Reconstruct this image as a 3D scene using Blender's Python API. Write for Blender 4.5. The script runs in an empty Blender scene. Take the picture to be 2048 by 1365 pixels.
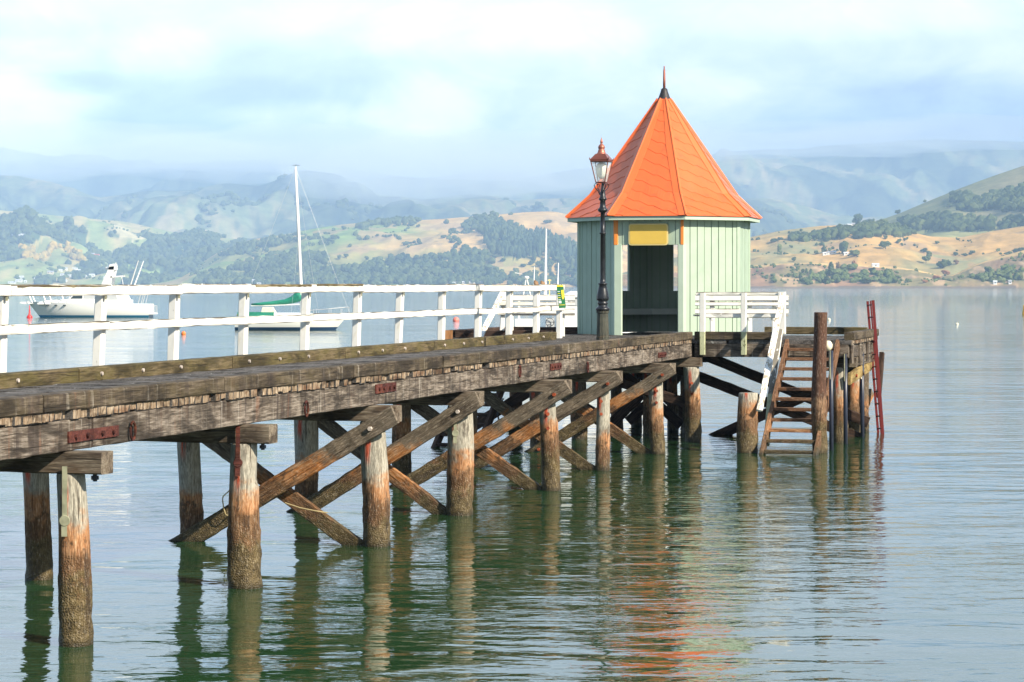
import bpy, math, random
from mathutils import Vector, Matrix, noise
random.seed(7)
R = math.radians
F, HC, Y0 = 4500.0, 3.2, 571.0          # focal length in pixels of a 2048 wide frame, eye height, horizon row
scn = bpy.context.scene
COL = scn.collection
WM = {}

def PX(px, Y): return (px - 1024.0) * Y / F
def PZ(py, Y): return HC - (py - Y0) * Y / F
def P(px, py, Y): return Vector((PX(px, Y), Y, PZ(py, Y)))

# ------------------------------------------------------------------ object helpers
def link(o, parent, M):
    COL.objects.link(o)
    if parent is not None:
        o.parent = parent
        o.matrix_basis = WM[parent.name].inverted() @ M
    else:
        o.matrix_basis = M
    WM[o.name] = M.copy()
    return o

def thing(name, label, cat, loc=(0, 0, 0), group=None):
    o = bpy.data.objects.new(name, None)
    o.empty_display_size = 0.3
    link(o, None, Matrix.Translation(Vector(loc)))
    return tag(o, label, cat, group)

def tag(o, label=None, cat=None, group=None, kind=None):
    if label: o['label'] = label
    if cat: o['category'] = cat
    if group: o['group'] = group
    if kind: o['kind'] = kind
    return o

class MB:
    def __init__(s): s.v = []; s.f = []; s.m = []
    def add(s, vs, fs, mi=0):
        b = len(s.v); s.v += [tuple(v) for v in vs]; s.f += [tuple(b + i for i in f) for f in fs]; s.m += [mi] * len(fs)
        return s
    def box(s, a, b, mi=0):
        x0, y0, z0 = a; x1, y1, z1 = b
        vs = [(x, y, z) for z in (z0, z1) for y in (y0, y1) for x in (x0, x1)]
        return s.add(vs, [(0, 2, 3, 1), (4, 5, 7, 6), (0, 1, 5, 4), (2, 6, 7, 3), (0, 4, 6, 2), (1, 3, 7, 5)], mi)
    def bar(s, p0, p1, w, h, up=(0, 0, 1), mi=0):
        p0 = Vector(p0); p1 = Vector(p1); d = (p1 - p0).normalized(); up = Vector(up)
        if abs(d.dot(up)) > .99: up = Vector((0, 1, 0))
        a = d.cross(up).normalized() * w / 2; b = a.cross(d).normalized() * h / 2
        vs = [p + sa * a + sb * b for p in (p0, p1) for sa, sb in ((-1, -1), (1, -1), (1, 1), (-1, 1))]
        return s.add(vs, [(0, 1, 2, 3), (7, 6, 5, 4), (0, 4, 5, 1), (1, 5, 6, 2), (2, 6, 7, 3), (3, 7, 4, 0)], mi)
    def tube(s, pts, r, n=10, mi=0, cap=True):
        pts = [Vector(p) for p in pts]; rs = r if isinstance(r, (list, tuple)) else [r] * len(pts)
        vs = []; fs = []
        for i, p in enumerate(pts):
            d = (pts[min(i + 1, len(pts) - 1)] - pts[max(i - 1, 0)]).normalized()
            up = Vector((0, 0, 1)) if abs(d.z) < .95 else Vector((0, 1, 0))
            a = d.cross(up).normalized(); b = a.cross(d)
            for k in range(n):
                t = 2 * math.pi * k / n
                vs.append(p + rs[i] * (math.cos(t) * a + math.sin(t) * b))
        for i in range(len(pts) - 1):
            for k in range(n):
                k2 = (k + 1) % n
                fs.append((i * n + k, i * n + k2, (i + 1) * n + k2, (i + 1) * n + k))
        if cap:
            fs.append(tuple(range(n))[::-1]); fs.append(tuple((len(pts) - 1) * n + k for k in range(n)))
        return s.add(vs, fs, mi)
    def lathe(s, prof, n=24, c=(0, 0), mi=0):
        vs = [(c[0] + r * math.cos(2 * math.pi * k / n), c[1] + r * math.sin(2 * math.pi * k / n), z) for r, z in prof for k in range(n)]
        fs = [(i * n + k, i * n + (k + 1) % n, (i + 1) * n + (k + 1) % n, (i + 1) * n + k) for i in range(len(prof) - 1) for k in range(n)]
        fs.append(tuple(range(n))[::-1]); fs.append(tuple((len(prof) - 1) * n + k for k in range(n)))
        return s.add(vs, fs, mi)
    def build(s, name, mats, parent=None, M=None, smooth=False, local=True):
        """vertices are given relative to M (default: the parent's frame when local, else world)"""
        me = bpy.data.meshes.new(name)
        me.from_pydata(s.v, [], s.f)
        if not isinstance(mats, (list, tuple)): mats = [mats]
        for m in mats: me.materials.append(m)
        for p, mi in zip(me.polygons, s.m):
            p.material_index = mi; p.use_smooth = smooth
        me.update()
        if M is None: M = WM[parent.name] if (parent is not None and local) else Matrix.Identity(4)
        o = bpy.data.objects.new(name, me)
        return link(o, parent, M)

def frame(p0, p1, up=(0, 0, 1)):
    x = (Vector(p1) - Vector(p0)).normalized(); up = Vector(up)
    if abs(x.dot(up)) > .995: up = Vector((0, 1, 0))
    y = up.cross(x).normalized(); z = x.cross(y)
    M = Matrix((x, y, z)).transposed().to_4x4(); M.translation = Vector(p0)
    return M

def beam_mb(L, w, h, ch=.012, jit=.004, step=.3, seed=None, rag=0.0):
    """timber along +X from 0 to L, chamfered, slightly uneven"""
    rnd = random.Random(seed if seed is not None else random.random())
    n = max(2, int(L / step) + 1)
    lp = [(-w/2+ch, -h/2), (w/2-ch, -h/2), (w/2, -h/2+ch), (w/2, h/2-ch), (w/2-ch, h/2), (-w/2+ch, h/2), (-w/2, h/2-ch), (-w/2, -h/2+ch)]
    vs = []; fs = []
    for i in range(n):
        x = L * i / (n - 1)
        for k, (a, b) in enumerate(lp):
            e = rag * (rnd.random() - .5) if i in (0, n - 1) else 0
            vs.append((x + e, a + rnd.uniform(-jit, jit), b + rnd.uniform(-jit, jit)))
    for i in range(n - 1):
        for k in range(8):
            k2 = (k + 1) % 8
            fs.append((i*8+k, (i+1)*8+k, (i+1)*8+k2, i*8+k2))
    fs.append(tuple(range(8))); fs.append(tuple((n-1)*8+k for k in range(8))[::-1])
    return MB().add(vs, fs)

def beam(name, p0, p1, w, h, mat, parent=None, up=(0, 0, 1), **k):
    """w across, h along 'up'"""
    L = (Vector(p1) - Vector(p0)).length
    return beam_mb(L, w, h, **k).build(name, mat, parent, frame(p0, p1, up))

# ------------------------------------------------------------------ materials
def newmat(name):
    m = bpy.data.materials.new(name); m.use_nodes = True
    nt = m.node_tree; b = nt.nodes['Principled BSDF']
    return m, nt, b
class N:
    def __init__(s, nt): s.nt = nt
    def n(s, t, **k):
        x = s.nt.nodes.new(t)
        for a, v in k.items(): setattr(x, a, v)
        return x
    def l(s, a, b): s.nt.links.new(a, b)
    def inp(s, sock, v):
        if isinstance(v, bpy.types.NodeSocket): s.l(v, sock)
        elif isinstance(v, (tuple, list)) and sock.type == 'RGBA': sock.default_value = (*v[:3], 1)
        else: sock.default_value = v
    def math(s, op, a, b=0.0, c=None, clamp=False):
        x = s.n('ShaderNodeMath', operation=op, use_clamp=clamp); s.inp(x.inputs[0], a); s.inp(x.inputs[1], b)
        if c is not None: s.inp(x.inputs[2], c)
        return x.outputs[0]
    def mapr(s, v, a, b, c=0.0, d=1.0, smooth=True):
        x = s.n('ShaderNodeMapRange'); x.interpolation_type = 'SMOOTHSTEP' if smooth else 'LINEAR'
        for i, q in enumerate((v, a, b, c, d)): s.inp(x.inputs[i], q)
        return x.outputs[0]
    def mix(s, f, a, b, blend='MIX'):
        x = s.n('ShaderNodeMix', data_type='RGBA', blend_type=blend)
        s.inp(x.inputs[0], f); s.inp(x.inputs[6], a); s.inp(x.inputs[7], b)
        return x.outputs[2]
    def scale(s, vec, sc, off=None):
        x = s.n('ShaderNodeMapping'); s.l(vec, x.inputs['Vector']); x.inputs['Scale'].default_value = sc
        if off is not None: s.l(off, x.inputs['Location'])
        return x.outputs[0]
    def noise(s, vec, scale=1.0, detail=4.0, rough=.55, dist=0.0):
        x = s.n('ShaderNodeTexNoise'); s.l(vec, x.inputs['Vector']); x.inputs['Scale'].default_value = scale
        x.inputs['Detail'].default_value = detail; x.inputs['Roughness'].default_value = rough; x.inputs['Distortion'].default_value = dist
        return x.outputs['Fac']
    def ramp(s, f, stops):
        x = s.n('ShaderNodeValToRGB'); s.l(f, x.inputs[0]); e = x.color_ramp.elements
        e[0].position = stops[0][0]; e[0].color = (*stops[0][1], 1)
        e[1].position = stops[-1][0]; e[1].color = (*stops[-1][1], 1)
        for p, c in stops[1:-1]:
            q = e.new(p); q.color = (*c, 1)
        return x.outputs[0]
    def bump(s, h, strength=.5, dist=.02, normal=None):
        x = s.n('ShaderNodeBump'); s.l(h, x.inputs['Height']); x.inputs['Strength'].default_value = strength
        x.inputs['Distance'].default_value = dist
        if normal is not None: s.l(normal, x.inputs['Normal'])
        return x.outputs[0]

def objvec(g):
    """object coordinates shifted by a random amount per object"""
    tc = g.n('ShaderNodeTexCoord'); oi = g.n('ShaderNodeObjectInfo')
    off = g.math('MULTIPLY', oi.outputs['Random'], 37.0)
    cb = g.n('ShaderNodeCombineXYZ'); [g.l(off, cb.inputs[i]) for i in range(3)]
    va = g.n('ShaderNodeVectorMath', operation='ADD'); g.l(tc.outputs['Object'], va.inputs[0]); g.l(cb.outputs[0], va.inputs[1])
    return va.outputs[0], oi.outputs['Random'], tc.outputs['Object']
def posz(g):
    ge = g.n('ShaderNodeNewGeometry'); sp = g.n('ShaderNodeSeparateXYZ'); g.l(ge.outputs['Position'], sp.inputs[0])
    return sp.outputs[2], ge

def wood_mat(name, dark, mid, light, stain=(.05, .035, .02), stain_amt=.6, moss=None, moss_amt=.5, drips=False, rough=.9, patch=None, vgrain=False):
    m, nt, b = newmat(name); g = N(nt)
    v, rnd, ov = objvec(g)
    grain = g.noise(g.scale(v, (26, 26, 2.2) if vgrain else (2.2, 26, 26)), 1.6, 6, .68, .35)
    fine = g.noise(g.scale(v, (60, 60, 8) if vgrain else (5, 90, 90)), 1.2, 3, .6)
    big = g.noise(g.scale(v, (1.3, 3, 3)), 1.4, 4, .6)
    c = g.ramp(g.math('ADD', g.math('MULTIPLY', grain, .7), g.math('MULTIPLY', fine, .3)), [(.33, dark), (.48, mid), (.66, light)])
    st = g.mapr(big, .50, .72)
    c = g.mix(g.math('MULTIPLY', st, stain_amt), c, stain)
    if drips:
        d1 = g.noise(g.scale(v, (7, 1, .55)), 1.0, 4, .62, .5)
        d2 = g.noise(g.scale(v, (9, 1, .4)), 1.3, 5, .65, .8)
        c = g.mix(g.math('MULTIPLY', g.mapr(d1, .50, .64), .75), c, (.045, .033, .028))
        c = g.mix(g.math('MULTIPLY', g.mapr(d2, .58, .72), .6), c, (.56, .51, .43))
        d3 = g.noise(g.scale(v, (5, 1, .5)), 1.1, 4, .6, .5)
        c = g.mix(g.math('MULTIPLY', g.mapr(d3, .60, .74), .5), c, (.22, .10, .055))
    if moss:
        mo = g.noise(g.scale(v, (2.0, 4, 4)), 1.1, 5, .65)
        c = g.mix(g.math('MULTIPLY', g.mapr(mo, .42, .64), moss_amt), c, moss)
    if patch:
        mo = g.noise(g.scale(v, (3, 5, 3)), 1.7, 3, .6)
        c = g.mix(g.math('MULTIPLY', g.mapr(mo, .66, .70), .7), c, patch)
    blot = g.noise(g.scale(v, (.8, 2.5, 2.2)), 1.6, 5, .62, .6)
    c = g.mix(g.mapr(blot, .36, .52, .8, 0.0), c, dark); c = g.mix(g.mapr(blot, .54, .72, 0.0, .55), c, light)
    cr = g.noise(g.scale(v, (46, 46, .8) if vgrain else (.8, 46, 46)), 1.3, 2, .5, .2)
    crack = g.mapr(cr, .64, .69)
    c = g.mix(g.math('MULTIPLY', crack, .7), c, (.03, .024, .018))
    g.l(c, b.inputs['Base Color']); b.inputs['Roughness'].default_value = rough; b.inputs['Specular IOR Level'].default_value = .25
    h = g.math('SUBTRACT', g.math('ADD', grain, g.math('MULTIPLY', fine, .4)), g.math('MULTIPLY', crack, .8))
    g.l(g.bump(h, .8, .012), b.inputs['Normal'])
    return m

def tidal_mat(name, vgrain, grey=(.44, .41, .33), darker=1.0, shift=0.0, streaks=True, orange=(.50, .225, .09)):
    """timber that stands in the tide: bare grey at the top, orange brown below, dark then barnacled olive at the waterline"""
    m, nt, b = newmat(name); g = N(nt)
    v, rnd, ov = objvec(g); z, ge = posz(g)
    sc = (22, 22, 1.8) if vgrain else (1.8, 22, 22)
    grain = g.noise(g.scale(v, sc), 1.5, 6, .68, .4)
    fine = g.noise(g.scale(v, (55, 55, 6) if vgrain else (6, 70, 70)), 1.1, 3, .6)
    edge = g.noise(v, 5.0, 4, .65)
    edge2 = g.noise(v, 11.0, 4, .65)
    spk = g.noise(g.scale(v, (90, 90, 14) if vgrain else (14, 90, 90)), 1.0, 3, .7)
    zz = g.math('ADD', g.math('ADD', z, g.math('MULTIPLY', g.math('SUBTRACT', edge, .5), .75)), g.math('ADD', g.math('MULTIPLY', g.math('SUBTRACT', rnd, .5), .50), shift))
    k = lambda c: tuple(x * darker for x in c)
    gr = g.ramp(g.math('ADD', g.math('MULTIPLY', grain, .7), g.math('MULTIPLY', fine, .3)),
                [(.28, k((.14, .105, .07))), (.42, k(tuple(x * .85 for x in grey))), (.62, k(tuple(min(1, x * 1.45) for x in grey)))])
    orr = g.ramp(grain, [(.28, k((.17, .06, .02))), (.44, k(orange)), (.62, k(tuple(min(1, x * .4 + y * .6) for x, y in zip(orange, (.72, .46, .26)))))])
    brn = g.ramp(grain, [(.30, k((.04, .02, .009))), (.46, k((.15, .075, .032))), (.66, k((.29, .165, .08)))])
    barn = g.n('ShaderNodeTexVoronoi'); g.l(v, barn.inputs['Vector']); barn.inputs['Scale'].default_value = 60
    olv = g.ramp(g.math('ADD', g.math('MULTIPLY', edge2, .75), g.math('MULTIPLY', barn.outputs['Distance'], .22)),
                 [(.32, k((.04, .03, .012))), (.48, k((.13, .092, .036))), (.70, k((.22, .165, .075)))])
    c = g.mix(g.mapr(zz, .76, .98), orr, gr)
    c = g.mix(g.mapr(zz, .72, .50), c, brn)
    c = g.mix(g.mapr(zz, .44, .24), c, olv)
    # ragged black weed line between the brown and the barnacles
    wl = g.math('MULTIPLY', g.mapr(zz, .52, .60), g.mapr(zz, .74, .66))
    c = g.mix(g.math('MULTIPLY', g.math('MULTIPLY', wl, g.mapr(edge2, .50, .62)), .7), c, (.03, .022, .012))
    bl = g.noise(g.scale(v, (5, 5, 1.4) if vgrain else (1.2, 6, 6)), 1.2, 5, .65, .5)
    c = g.mix(g.math('MULTIPLY', g.mapr(bl, .55, .66), .66), c, (.035, .022, .014))
    if streaks:
        sp = g.n('ShaderNodeSeparateXYZ'); g.l(ov, sp.inputs[0])
        xs = g.math('ADD', sp.outputs[0], g.math('ADD', g.math('MULTIPLY', g.math('SUBTRACT', edge, .5), .05), .05))
        band = g.mapr(g.math('ABSOLUTE', xs), .045, .012)
        band = g.math('MULTIPLY', band, g.mapr(sp.outputs[1], 0.0, -.03))
        band = g.math('MULTIPLY', band, g.math('MULTIPLY', g.mapr(z, .95, 1.15), g.mapr(z, 1.52, 1.36)))
        band = g.math('MULTIPLY', band, g.mapr(grain, .35, .5))
        c = g.mix(g.math('MULTIPLY', band, .9), c, (.62, .075, .02))
    c = g.mix(g.mapr(spk, .36, .60, .40, 0.0), c, (.03, .02, .012)); c = g.mix(g.mapr(spk, .54, .70, 0.0, .28), c, (.75, .66, .52))
    wet = g.mapr(z, .10, .0)
    c = g.mix(g.math('MULTIPLY', wet, .6), c, (.012, .012, .006))
    cr = g.noise(g.scale(v, (38, 38, .8) if vgrain else (.8, 38, 38)), 1.3, 2, .5, .2)
    crack = g.math('MULTIPLY', g.mapr(cr, .64, .70), g.mapr(zz, .4, .7))
    c = g.mix(g.math('MULTIPLY', crack, .7), c, (.05, .028, .015))
    g.l(c, b.inputs['Base Color']); g.l(g.mapr(z, .0, .5, .45, .9), b.inputs['Roughness']); b.inputs['Specular IOR Level'].default_value = .3
    low = g.mapr(zz, .62, .42)
    h = g.math('ADD', g.math('MULTIPLY', g.math('ADD', grain, g.math('MULTIPLY', fine, .4)), g.math('SUBTRACT', 1.0, low)),
               g.math('MULTIPLY', low, g.math('ADD', g.math('MULTIPLY', edge2, .8), g.math('MULTIPLY', barn.outputs['Distance'], .5))))
    h = g.math('SUBTRACT', h, g.math('MULTIPLY', crack, .8))
    g.l(g.bump(h, .9, .02), b.inputs['Normal'])
    return m

def paint_mat(name, col, rough=.5, wear=0.0, wearcol=(.23, .2, .16), dirt=0.0, dirtcol=(.12, .1, .05), moss_top=0.0, bump=.15, spec=.4):
    m, nt, b = newmat(name); g = N(nt)
    v, rnd, ov = objvec(g)
    c = g.mix(g.mapr(g.noise(v, 3.0, 3), .3, .7), tuple(x * .95 for x in col), tuple(min(1, x * 1.03) for x in col))
    h = g.noise(v, 30.0, 3)
    if dirt:
        dn = g.noise(g.scale(v, (3, 6, 1.2)), 1.5, 5, .65, .4)
        c = g.mix(g.math('MULTIPLY', g.mapr(dn, .52, .75), dirt), c, dirtcol)
    if wear:
        wn = g.noise(g.scale(v, (4, 14, 14)), 2.2, 5, .7, .3)
        wf = g.mapr(wn, .72 - wear * .3, .75 - wear * .3)
        c = g.mix(wf, c, wearcol)
        h = g.math('SUBTRACT', h, g.math('MULTIPLY', wf, 1.0))
    if moss_top:
        ge = g.n('ShaderNodeNewGeometry'); sp = g.n('ShaderNodeSeparateXYZ'); g.l(ge.outputs['Normal'], sp.inputs[0])
        mo = g.math('MULTIPLY', g.mapr(sp.outputs[2], .25, .7), g.mapr(g.noise(g.scale(v, (6, 10, 10)), 2.0, 4), .62 - moss_top * .5, .70 - moss_top * .5))
        c = g.mix(mo, c, (.075, .055, .025))
    g.l(c, b.inputs['Base Color']); b.inputs['Roughness'].default_value = rough; b.inputs['Specular IOR Level'].default_value = spec
    if bump: g.l(g.bump(h, bump, .006), b.inputs['Normal'])
    return m

def plain(name, col, rough=.5, metal=0.0, spec=.5, nz=.12):
    m, nt, b = newmat(name); g = N(nt)
    tc = g.n('ShaderNodeTexCoord')
    c = g.mix(g.mapr(g.noise(tc.outputs['Object'], 9.0, 4), .3, .7), tuple(x * (1 - nz) for x in col), tuple(min(1, x * (1 + nz)) for x in col))
    g.l(c, b.inputs['Base Color']); b.inputs['Roughness'].default_value = rough; b.inputs['Metallic'].default_value = metal
    b.inputs['Specular IOR Level'].default_value = spec
    return m

M = {}
M['stringer'] = wood_mat('weathered stringer timber', (.024, .019, .015), (.12, .095, .072), (.38, .325, .265), stain=(.045, .03, .02), stain_amt=.85, drips=True)
M['cap'] = wood_mat('weathered cap timber', (.035, .025, .018), (.155, .12, .085), (.34, .29, .215), stain=(.07, .035, .016), stain_amt=.6)
M['kerb'] = wood_mat('mossy kerb timber', (.022, .017, .012), (.082, .062, .040), (.20, .16, .115), stain=(.045, .035, .015), stain_amt=.7, moss=(.075, .058, .025), moss_amt=.5, drips=True)
M['kerb_moss'] = wood_mat('green mossy kerb timber', (.03, .024, .010), (.10, .075, .035), (.22, .17, .10), stain=(.03, .03, .015), stain_amt=.7, moss=(.10, .085, .025), moss_amt=.6)
M['deck'] = wood_mat('grey deck planks', (.03, .028, .025), (.10, .092, .085), (.22, .205, .19), stain=(.03, .024, .018), stain_amt=.6, patch=(.40, .40, .38))
M['plank_end'] = wood_mat('broken plank ends', (.05, .03, .018), (.25, .18, .115), (.52, .43, .32), stain=(.13, .05, .02), stain_amt=.85, vgrain=True, patch=(.05, .03, .018))
M['dark_wood'] = wood_mat('dark brown timber', (.012, .008, .006), (.055, .032, .022), (.13, .08, .055), stain=(.02, .012, .008))  # near-black brown with slightly paler grain
M['stair'] = wood_mat('orange brown stair timber', (.10, .04, .015), (.30, .14, .055), (.45, .25, .12), stain=(.10, .045, .02), stain_amt=.5)
M['pile'] = tidal_mat('tidal pile timber', True, darker=.86)
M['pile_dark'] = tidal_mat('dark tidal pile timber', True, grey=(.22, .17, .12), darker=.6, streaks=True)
M['brace'] = tidal_mat('tidal brace timber', False, streaks=False, grey=(.20, .16, .115), shift=-.08, orange=(.56, .21, .05), darker=.82)
M['brace_yellow'] = wood_mat('yellow brown brace', (.14, .09, .03), (.34, .24, .09), (.5, .36, .16))
M['tide_stair'] = tidal_mat('tidal stair timber', False, streaks=False, grey=(.22, .105, .05), shift=.25, darker=.8)
M['white'] = paint_mat('old white paint', (.78, .765, .70), .55, wear=.20, wearcol=(.30, .26, .2), dirt=.35, dirtcol=(.55, .47, .28), moss_top=.55)
M['white_worn'] = paint_mat('peeling white paint', (.75, .73, .65), .6, wear=.30, wearcol=(.34, .29, .2), dirt=.4, dirtcol=(.55, .46, .28), moss_top=.9)
M['white_peel'] = paint_mat('peeling white board paint', (.84, .82, .76), .6, wear=.66, wearcol=(.36, .30, .21), dirt=.5, dirtcol=(.5, .42, .25))
M['moss_cap'] = wood_mat('brown weathered rail edge', (.09, .065, .03), (.24, .19, .10), (.42, .36, .24), moss=(.13, .11, .04), moss_amt=.6)
M['white_green'] = paint_mat('white paint with green slime', (.46, .48, .30), .6, wear=.5, wearcol=(.16, .17, .08), dirt=.8, dirtcol=(.2, .25, .1))
M['mint'] = paint_mat('mint green paint', (.38, .48, .365), .55, dirt=.30, dirtcol=(.25, .34, .24), bump=.05)
M['mint_trim'] = paint_mat('pale mint trim paint', (.45, .55, .43), .5, bump=.03)
M['bench_paint'] = paint_mat('grey bench paint', (.75, .76, .72), .6)
M['mint_in'] = paint_mat('mint interior paint', (.46, .53, .45), .6, bump=.04)
M['orange'] = paint_mat('orange roof paint', (.73, .140, .036), .42, bump=.05, spec=.5, dirt=.40, dirtcol=(.42, .065, .03))
M['orange_hip'] = paint_mat('light orange hip paint', (.76, .16, .045), .4, bump=.03)
M['orange_trim'] = paint_mat('orange trim paint', (.82, .27, .05), .5, bump=.03)
M['yellow'] = paint_mat('yellow sign paint', (.72, .49, .09), .45, bump=.0)
M['yellow_edge'] = paint_mat('weak yellow sign border', (.78, .62, .25), .5, bump=.0)
M['black_metal'] = plain('black cast iron', (.022, .024, .028), .38, .3, nz=.3)
M['iron_base'] = wood_mat('weathered iron base paint', (.03, .035, .03), (.06, .062, .05), (.12, .12, .09), stain=(.12, .07, .03), stain_amt=.5, vgrain=True)
M['copper'] = plain('copper lantern roof', (.26, .085, .06), .42, .55)
M['copper_hi'] = plain('copper lantern finial', (.42, .15, .10), .45, .5)
M['lead'] = plain('black roof cap', (.025, .022, .022), .55)
M['rust'] = wood_mat('rusty iron', (.03, .010, .008), (.085, .024, .019), (.16, .055, .04), stain=(.36, .11, .03), stain_amt=.4)
M['rust_bolt'] = plain('rusty bolt', (.30, .06, .02), .8, .2, nz=.4)
M['galv'] = plain('pale galvanised strap', (.30, .30, .20), .6, .3, nz=.3)
M['bolt_pale'] = plain('pale bolt washer', (.55, .48, .42), .6, .2, nz=.3)
M['red_steel'] = paint_mat('dark red steel paint', (.13, .010, .009), .5, wear=.12, wearcol=(.10, .03, .02))
M['navy_pipe'] = plain('dark navy fender pipe', (.022, .027, .045), .35)
M['grp'] = plain('white boat hull', (.82, .82, .79), .25, nz=.03)
M['grp_line'] = plain('boat panel grey', (.48, .50, .50), .5, nz=.05)
M['boatglass'] = plain('dark boat glass', (.04, .06, .07), .1, nz=.05)
M['chrome'] = plain('boat rail metal', (.72, .72, .70), .3, .6, nz=.05)
M['sail_green'] = plain('green sail cover', (.012, .22, .14), .7, nz=.2)
M['brown_cover'] = plain('brown canvas', (.25, .15, .08), .8)
M['red_buoy'] = plain('red plastic buoy', (.75, .03, .025), .4)
M['orange_buoy'] = plain('orange plastic buoy', (.80, .20, .03), .4)
M['pink_buoy'] = plain('pink faded buoy', (.85, .22, .17), .5)
M['yellow_buoy'] = plain('yellow buoy paint', (.85, .45, .05), .5)
M['cream'] = plain('cream plastic float', (.8, .74, .55), .5)
M['rope'] = plain('old rope', (.35, .28, .14), .9)
M['sign_green'] = plain('green notice print', (.02, .16, .06), .5)
M['sign_yellow'] = plain('yellow notice print', (.80, .66, .05), .5)
M['sign_white'] = plain('white notice print', (.75, .8, .75), .5)
M['house_w'] = plain('white house wall', (.78, .78, .74), .7)
M['house_c'] = plain('cream house wall', (.7, .58, .42), .7)
M['roof_g'] = plain('grey house roof', (.42, .43, .45), .6)
M['roof_r'] = plain('red house roof', (.55, .10, .07), .6)
M['roof_w'] = plain('pale house roof', (.7, .72, .74), .6)

def waterline_mat(name, col, strip, zt, zb=-1):
    m, nt, b = newmat(name); g = N(nt); z, ge = posz(g)
    c = g.mix(g.mapr(z, zt - .01, zt + .01), strip, col)
    g.l(c, b.inputs['Base Color']); b.inputs['Roughness'].default_value = .3
    return m
M['hull_blue'] = waterline_mat('white hull with blue waterline', (.88, .88, .83), (.03, .25, .45), .22)
M['hull_navy'] = waterline_mat('white hull with navy waterline', (.82, .82, .76), (.02, .06, .13), .20)

def glass_mat():
    m, nt, b = newmat('thin lantern glass'); g = N(nt)
    b.inputs['Base Color'].default_value = (.9, .93, .9, 1); b.inputs['Roughness'].default_value = .08
    b.inputs['Alpha'].default_value = .28; b.inputs['Specular IOR Level'].default_value = .6
    return m
M['glass'] = glass_mat()
M['mantle'] = plain('frosted lamp globe', (.85, .86, .74), .5, nz=.03)

# ------------------------------------------------------------------ wharf frame of reference
O = Vector((-3.91, 20.03, 0)); E8 = Vector((3.69, 46.15, 0))
D = (E8 - O).normalized(); NL = Vector((-D.y, D.x, 0))            # along the jetty, to its left
S8 = (E8 - O).length
def A(s, w, z=0.0): return O + D * s + NL * w + Vector((0, 0, z))   # jetty frame
def T(s, w, z=0.0): return A(S8 + s, w, z)                          # head frame (origin at the last front pile)
def s_at(px, w=0.0):
    """distance along the jetty where a vertical plane at offset w meets an image column"""
    k = (px - 1024.0) / F; B = O + NL * w
    return (k * B.y - B.x) / (D.x - k * D.y)
def z_at(px, py, w=0.0):
    p = A(s_at(px, w), w); return HC - (py - Y0) * p.y / F
ZK, ZD, ZP, ZS, ZC = 2.25, 2.09, 2.01, 1.73, 1.53

wharf = thing('wharf', 'long weathered timber wharf on tide-stained piles leading out to the kiosk', 'wharf', A(0, 1.3, 0))

# deck: planks laid across, ends ragged on the near side
def deck(sa, sb, wa, wb, fr, name='deck', pw=.15, ragged=(.0, .03), along=False):
    top = MB(); rnd = random.Random(11); ra_ = ragged[1]
    s = sa
    while s < sb - .05:
        w_ = pw * rnd.uniform(.85, 1.15); e = min(s + w_ - .007, sb)
        dz = rnd.uniform(-.006, .006); a = wa + rnd.uniform(*ragged); 
        if rnd.random() < .07: a += .07 * rnd.random() + .03
        wob_ = noise.noise(Vector((s * .9, wb, 3))); a += max(0, wob_) * ra_ * 1.2
        zb = ZP + (0.018 if rnd.random() < .1 else 0)
        p = [fr(s, a, zb), fr(e, a, zb), fr(e, wb, ZP), fr(s, wb, ZP), fr(s, a + .0, ZD + dz), fr(e, a, ZD + dz), fr(e, wb, ZD + dz), fr(s, wb, ZD + dz)]
        top.add(p, [(4, 7, 6, 5), (0, 1, 2, 3), (1, 5, 6, 2), (2, 6, 7, 3), (3, 7, 4, 0)], 0)
        nq = 3; e0 = [fr(s + (e - s) * q / nq, a + rnd.uniform(-.004, .022), zb + rnd.uniform(0, .012)) for q in range(nq + 1)]; e1 = [fr(s + (e - s) * q / nq, a + rnd.uniform(-.003, .012), ZD + dz - .001) for q in range(nq + 1)]
        top.add(e0 + e1, [(q, q + 1, nq + 2 + q, nq + 1 + q) for q in range(nq)], 1)
        s = e + .007
    return top
FR = Matrix((D, NL, Vector((0, 0, 1)))).transposed().to_4x4()
def frm(p): m = FR.copy(); m.translation = p; return m
def loc_deck(sa, sb, wa, wb, org, **k):
    f = lambda s, w, z: Vector((s, w, z))
    return deck(sa, sb, wa, wb, f, **k).build('deck', [M['deck'], M['plank_end']], wharf, frm(org))
loc_deck(-4.5, S8 - .01, -.035, 2.74, A(0, 0))
loc_deck(0, 6.9, -.75, 2.74, T(0, 0))
# wings: planks
f_ = lambda s, w, z: Vector((s, w, z))
deck(0.005, 4.25, -3.28, -.76, f_, ragged=(-.01, .01)).build('deck', [M['deck'], M['plank_end']], wharf, frm(T(0, 0)))
deck(0.005, 4.25, 2.75, 5.3, f_, ragged=(-.0, .0)).build('deck', [M['deck'], M['plank_end']], wharf, frm(T(0, 0)))

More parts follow.
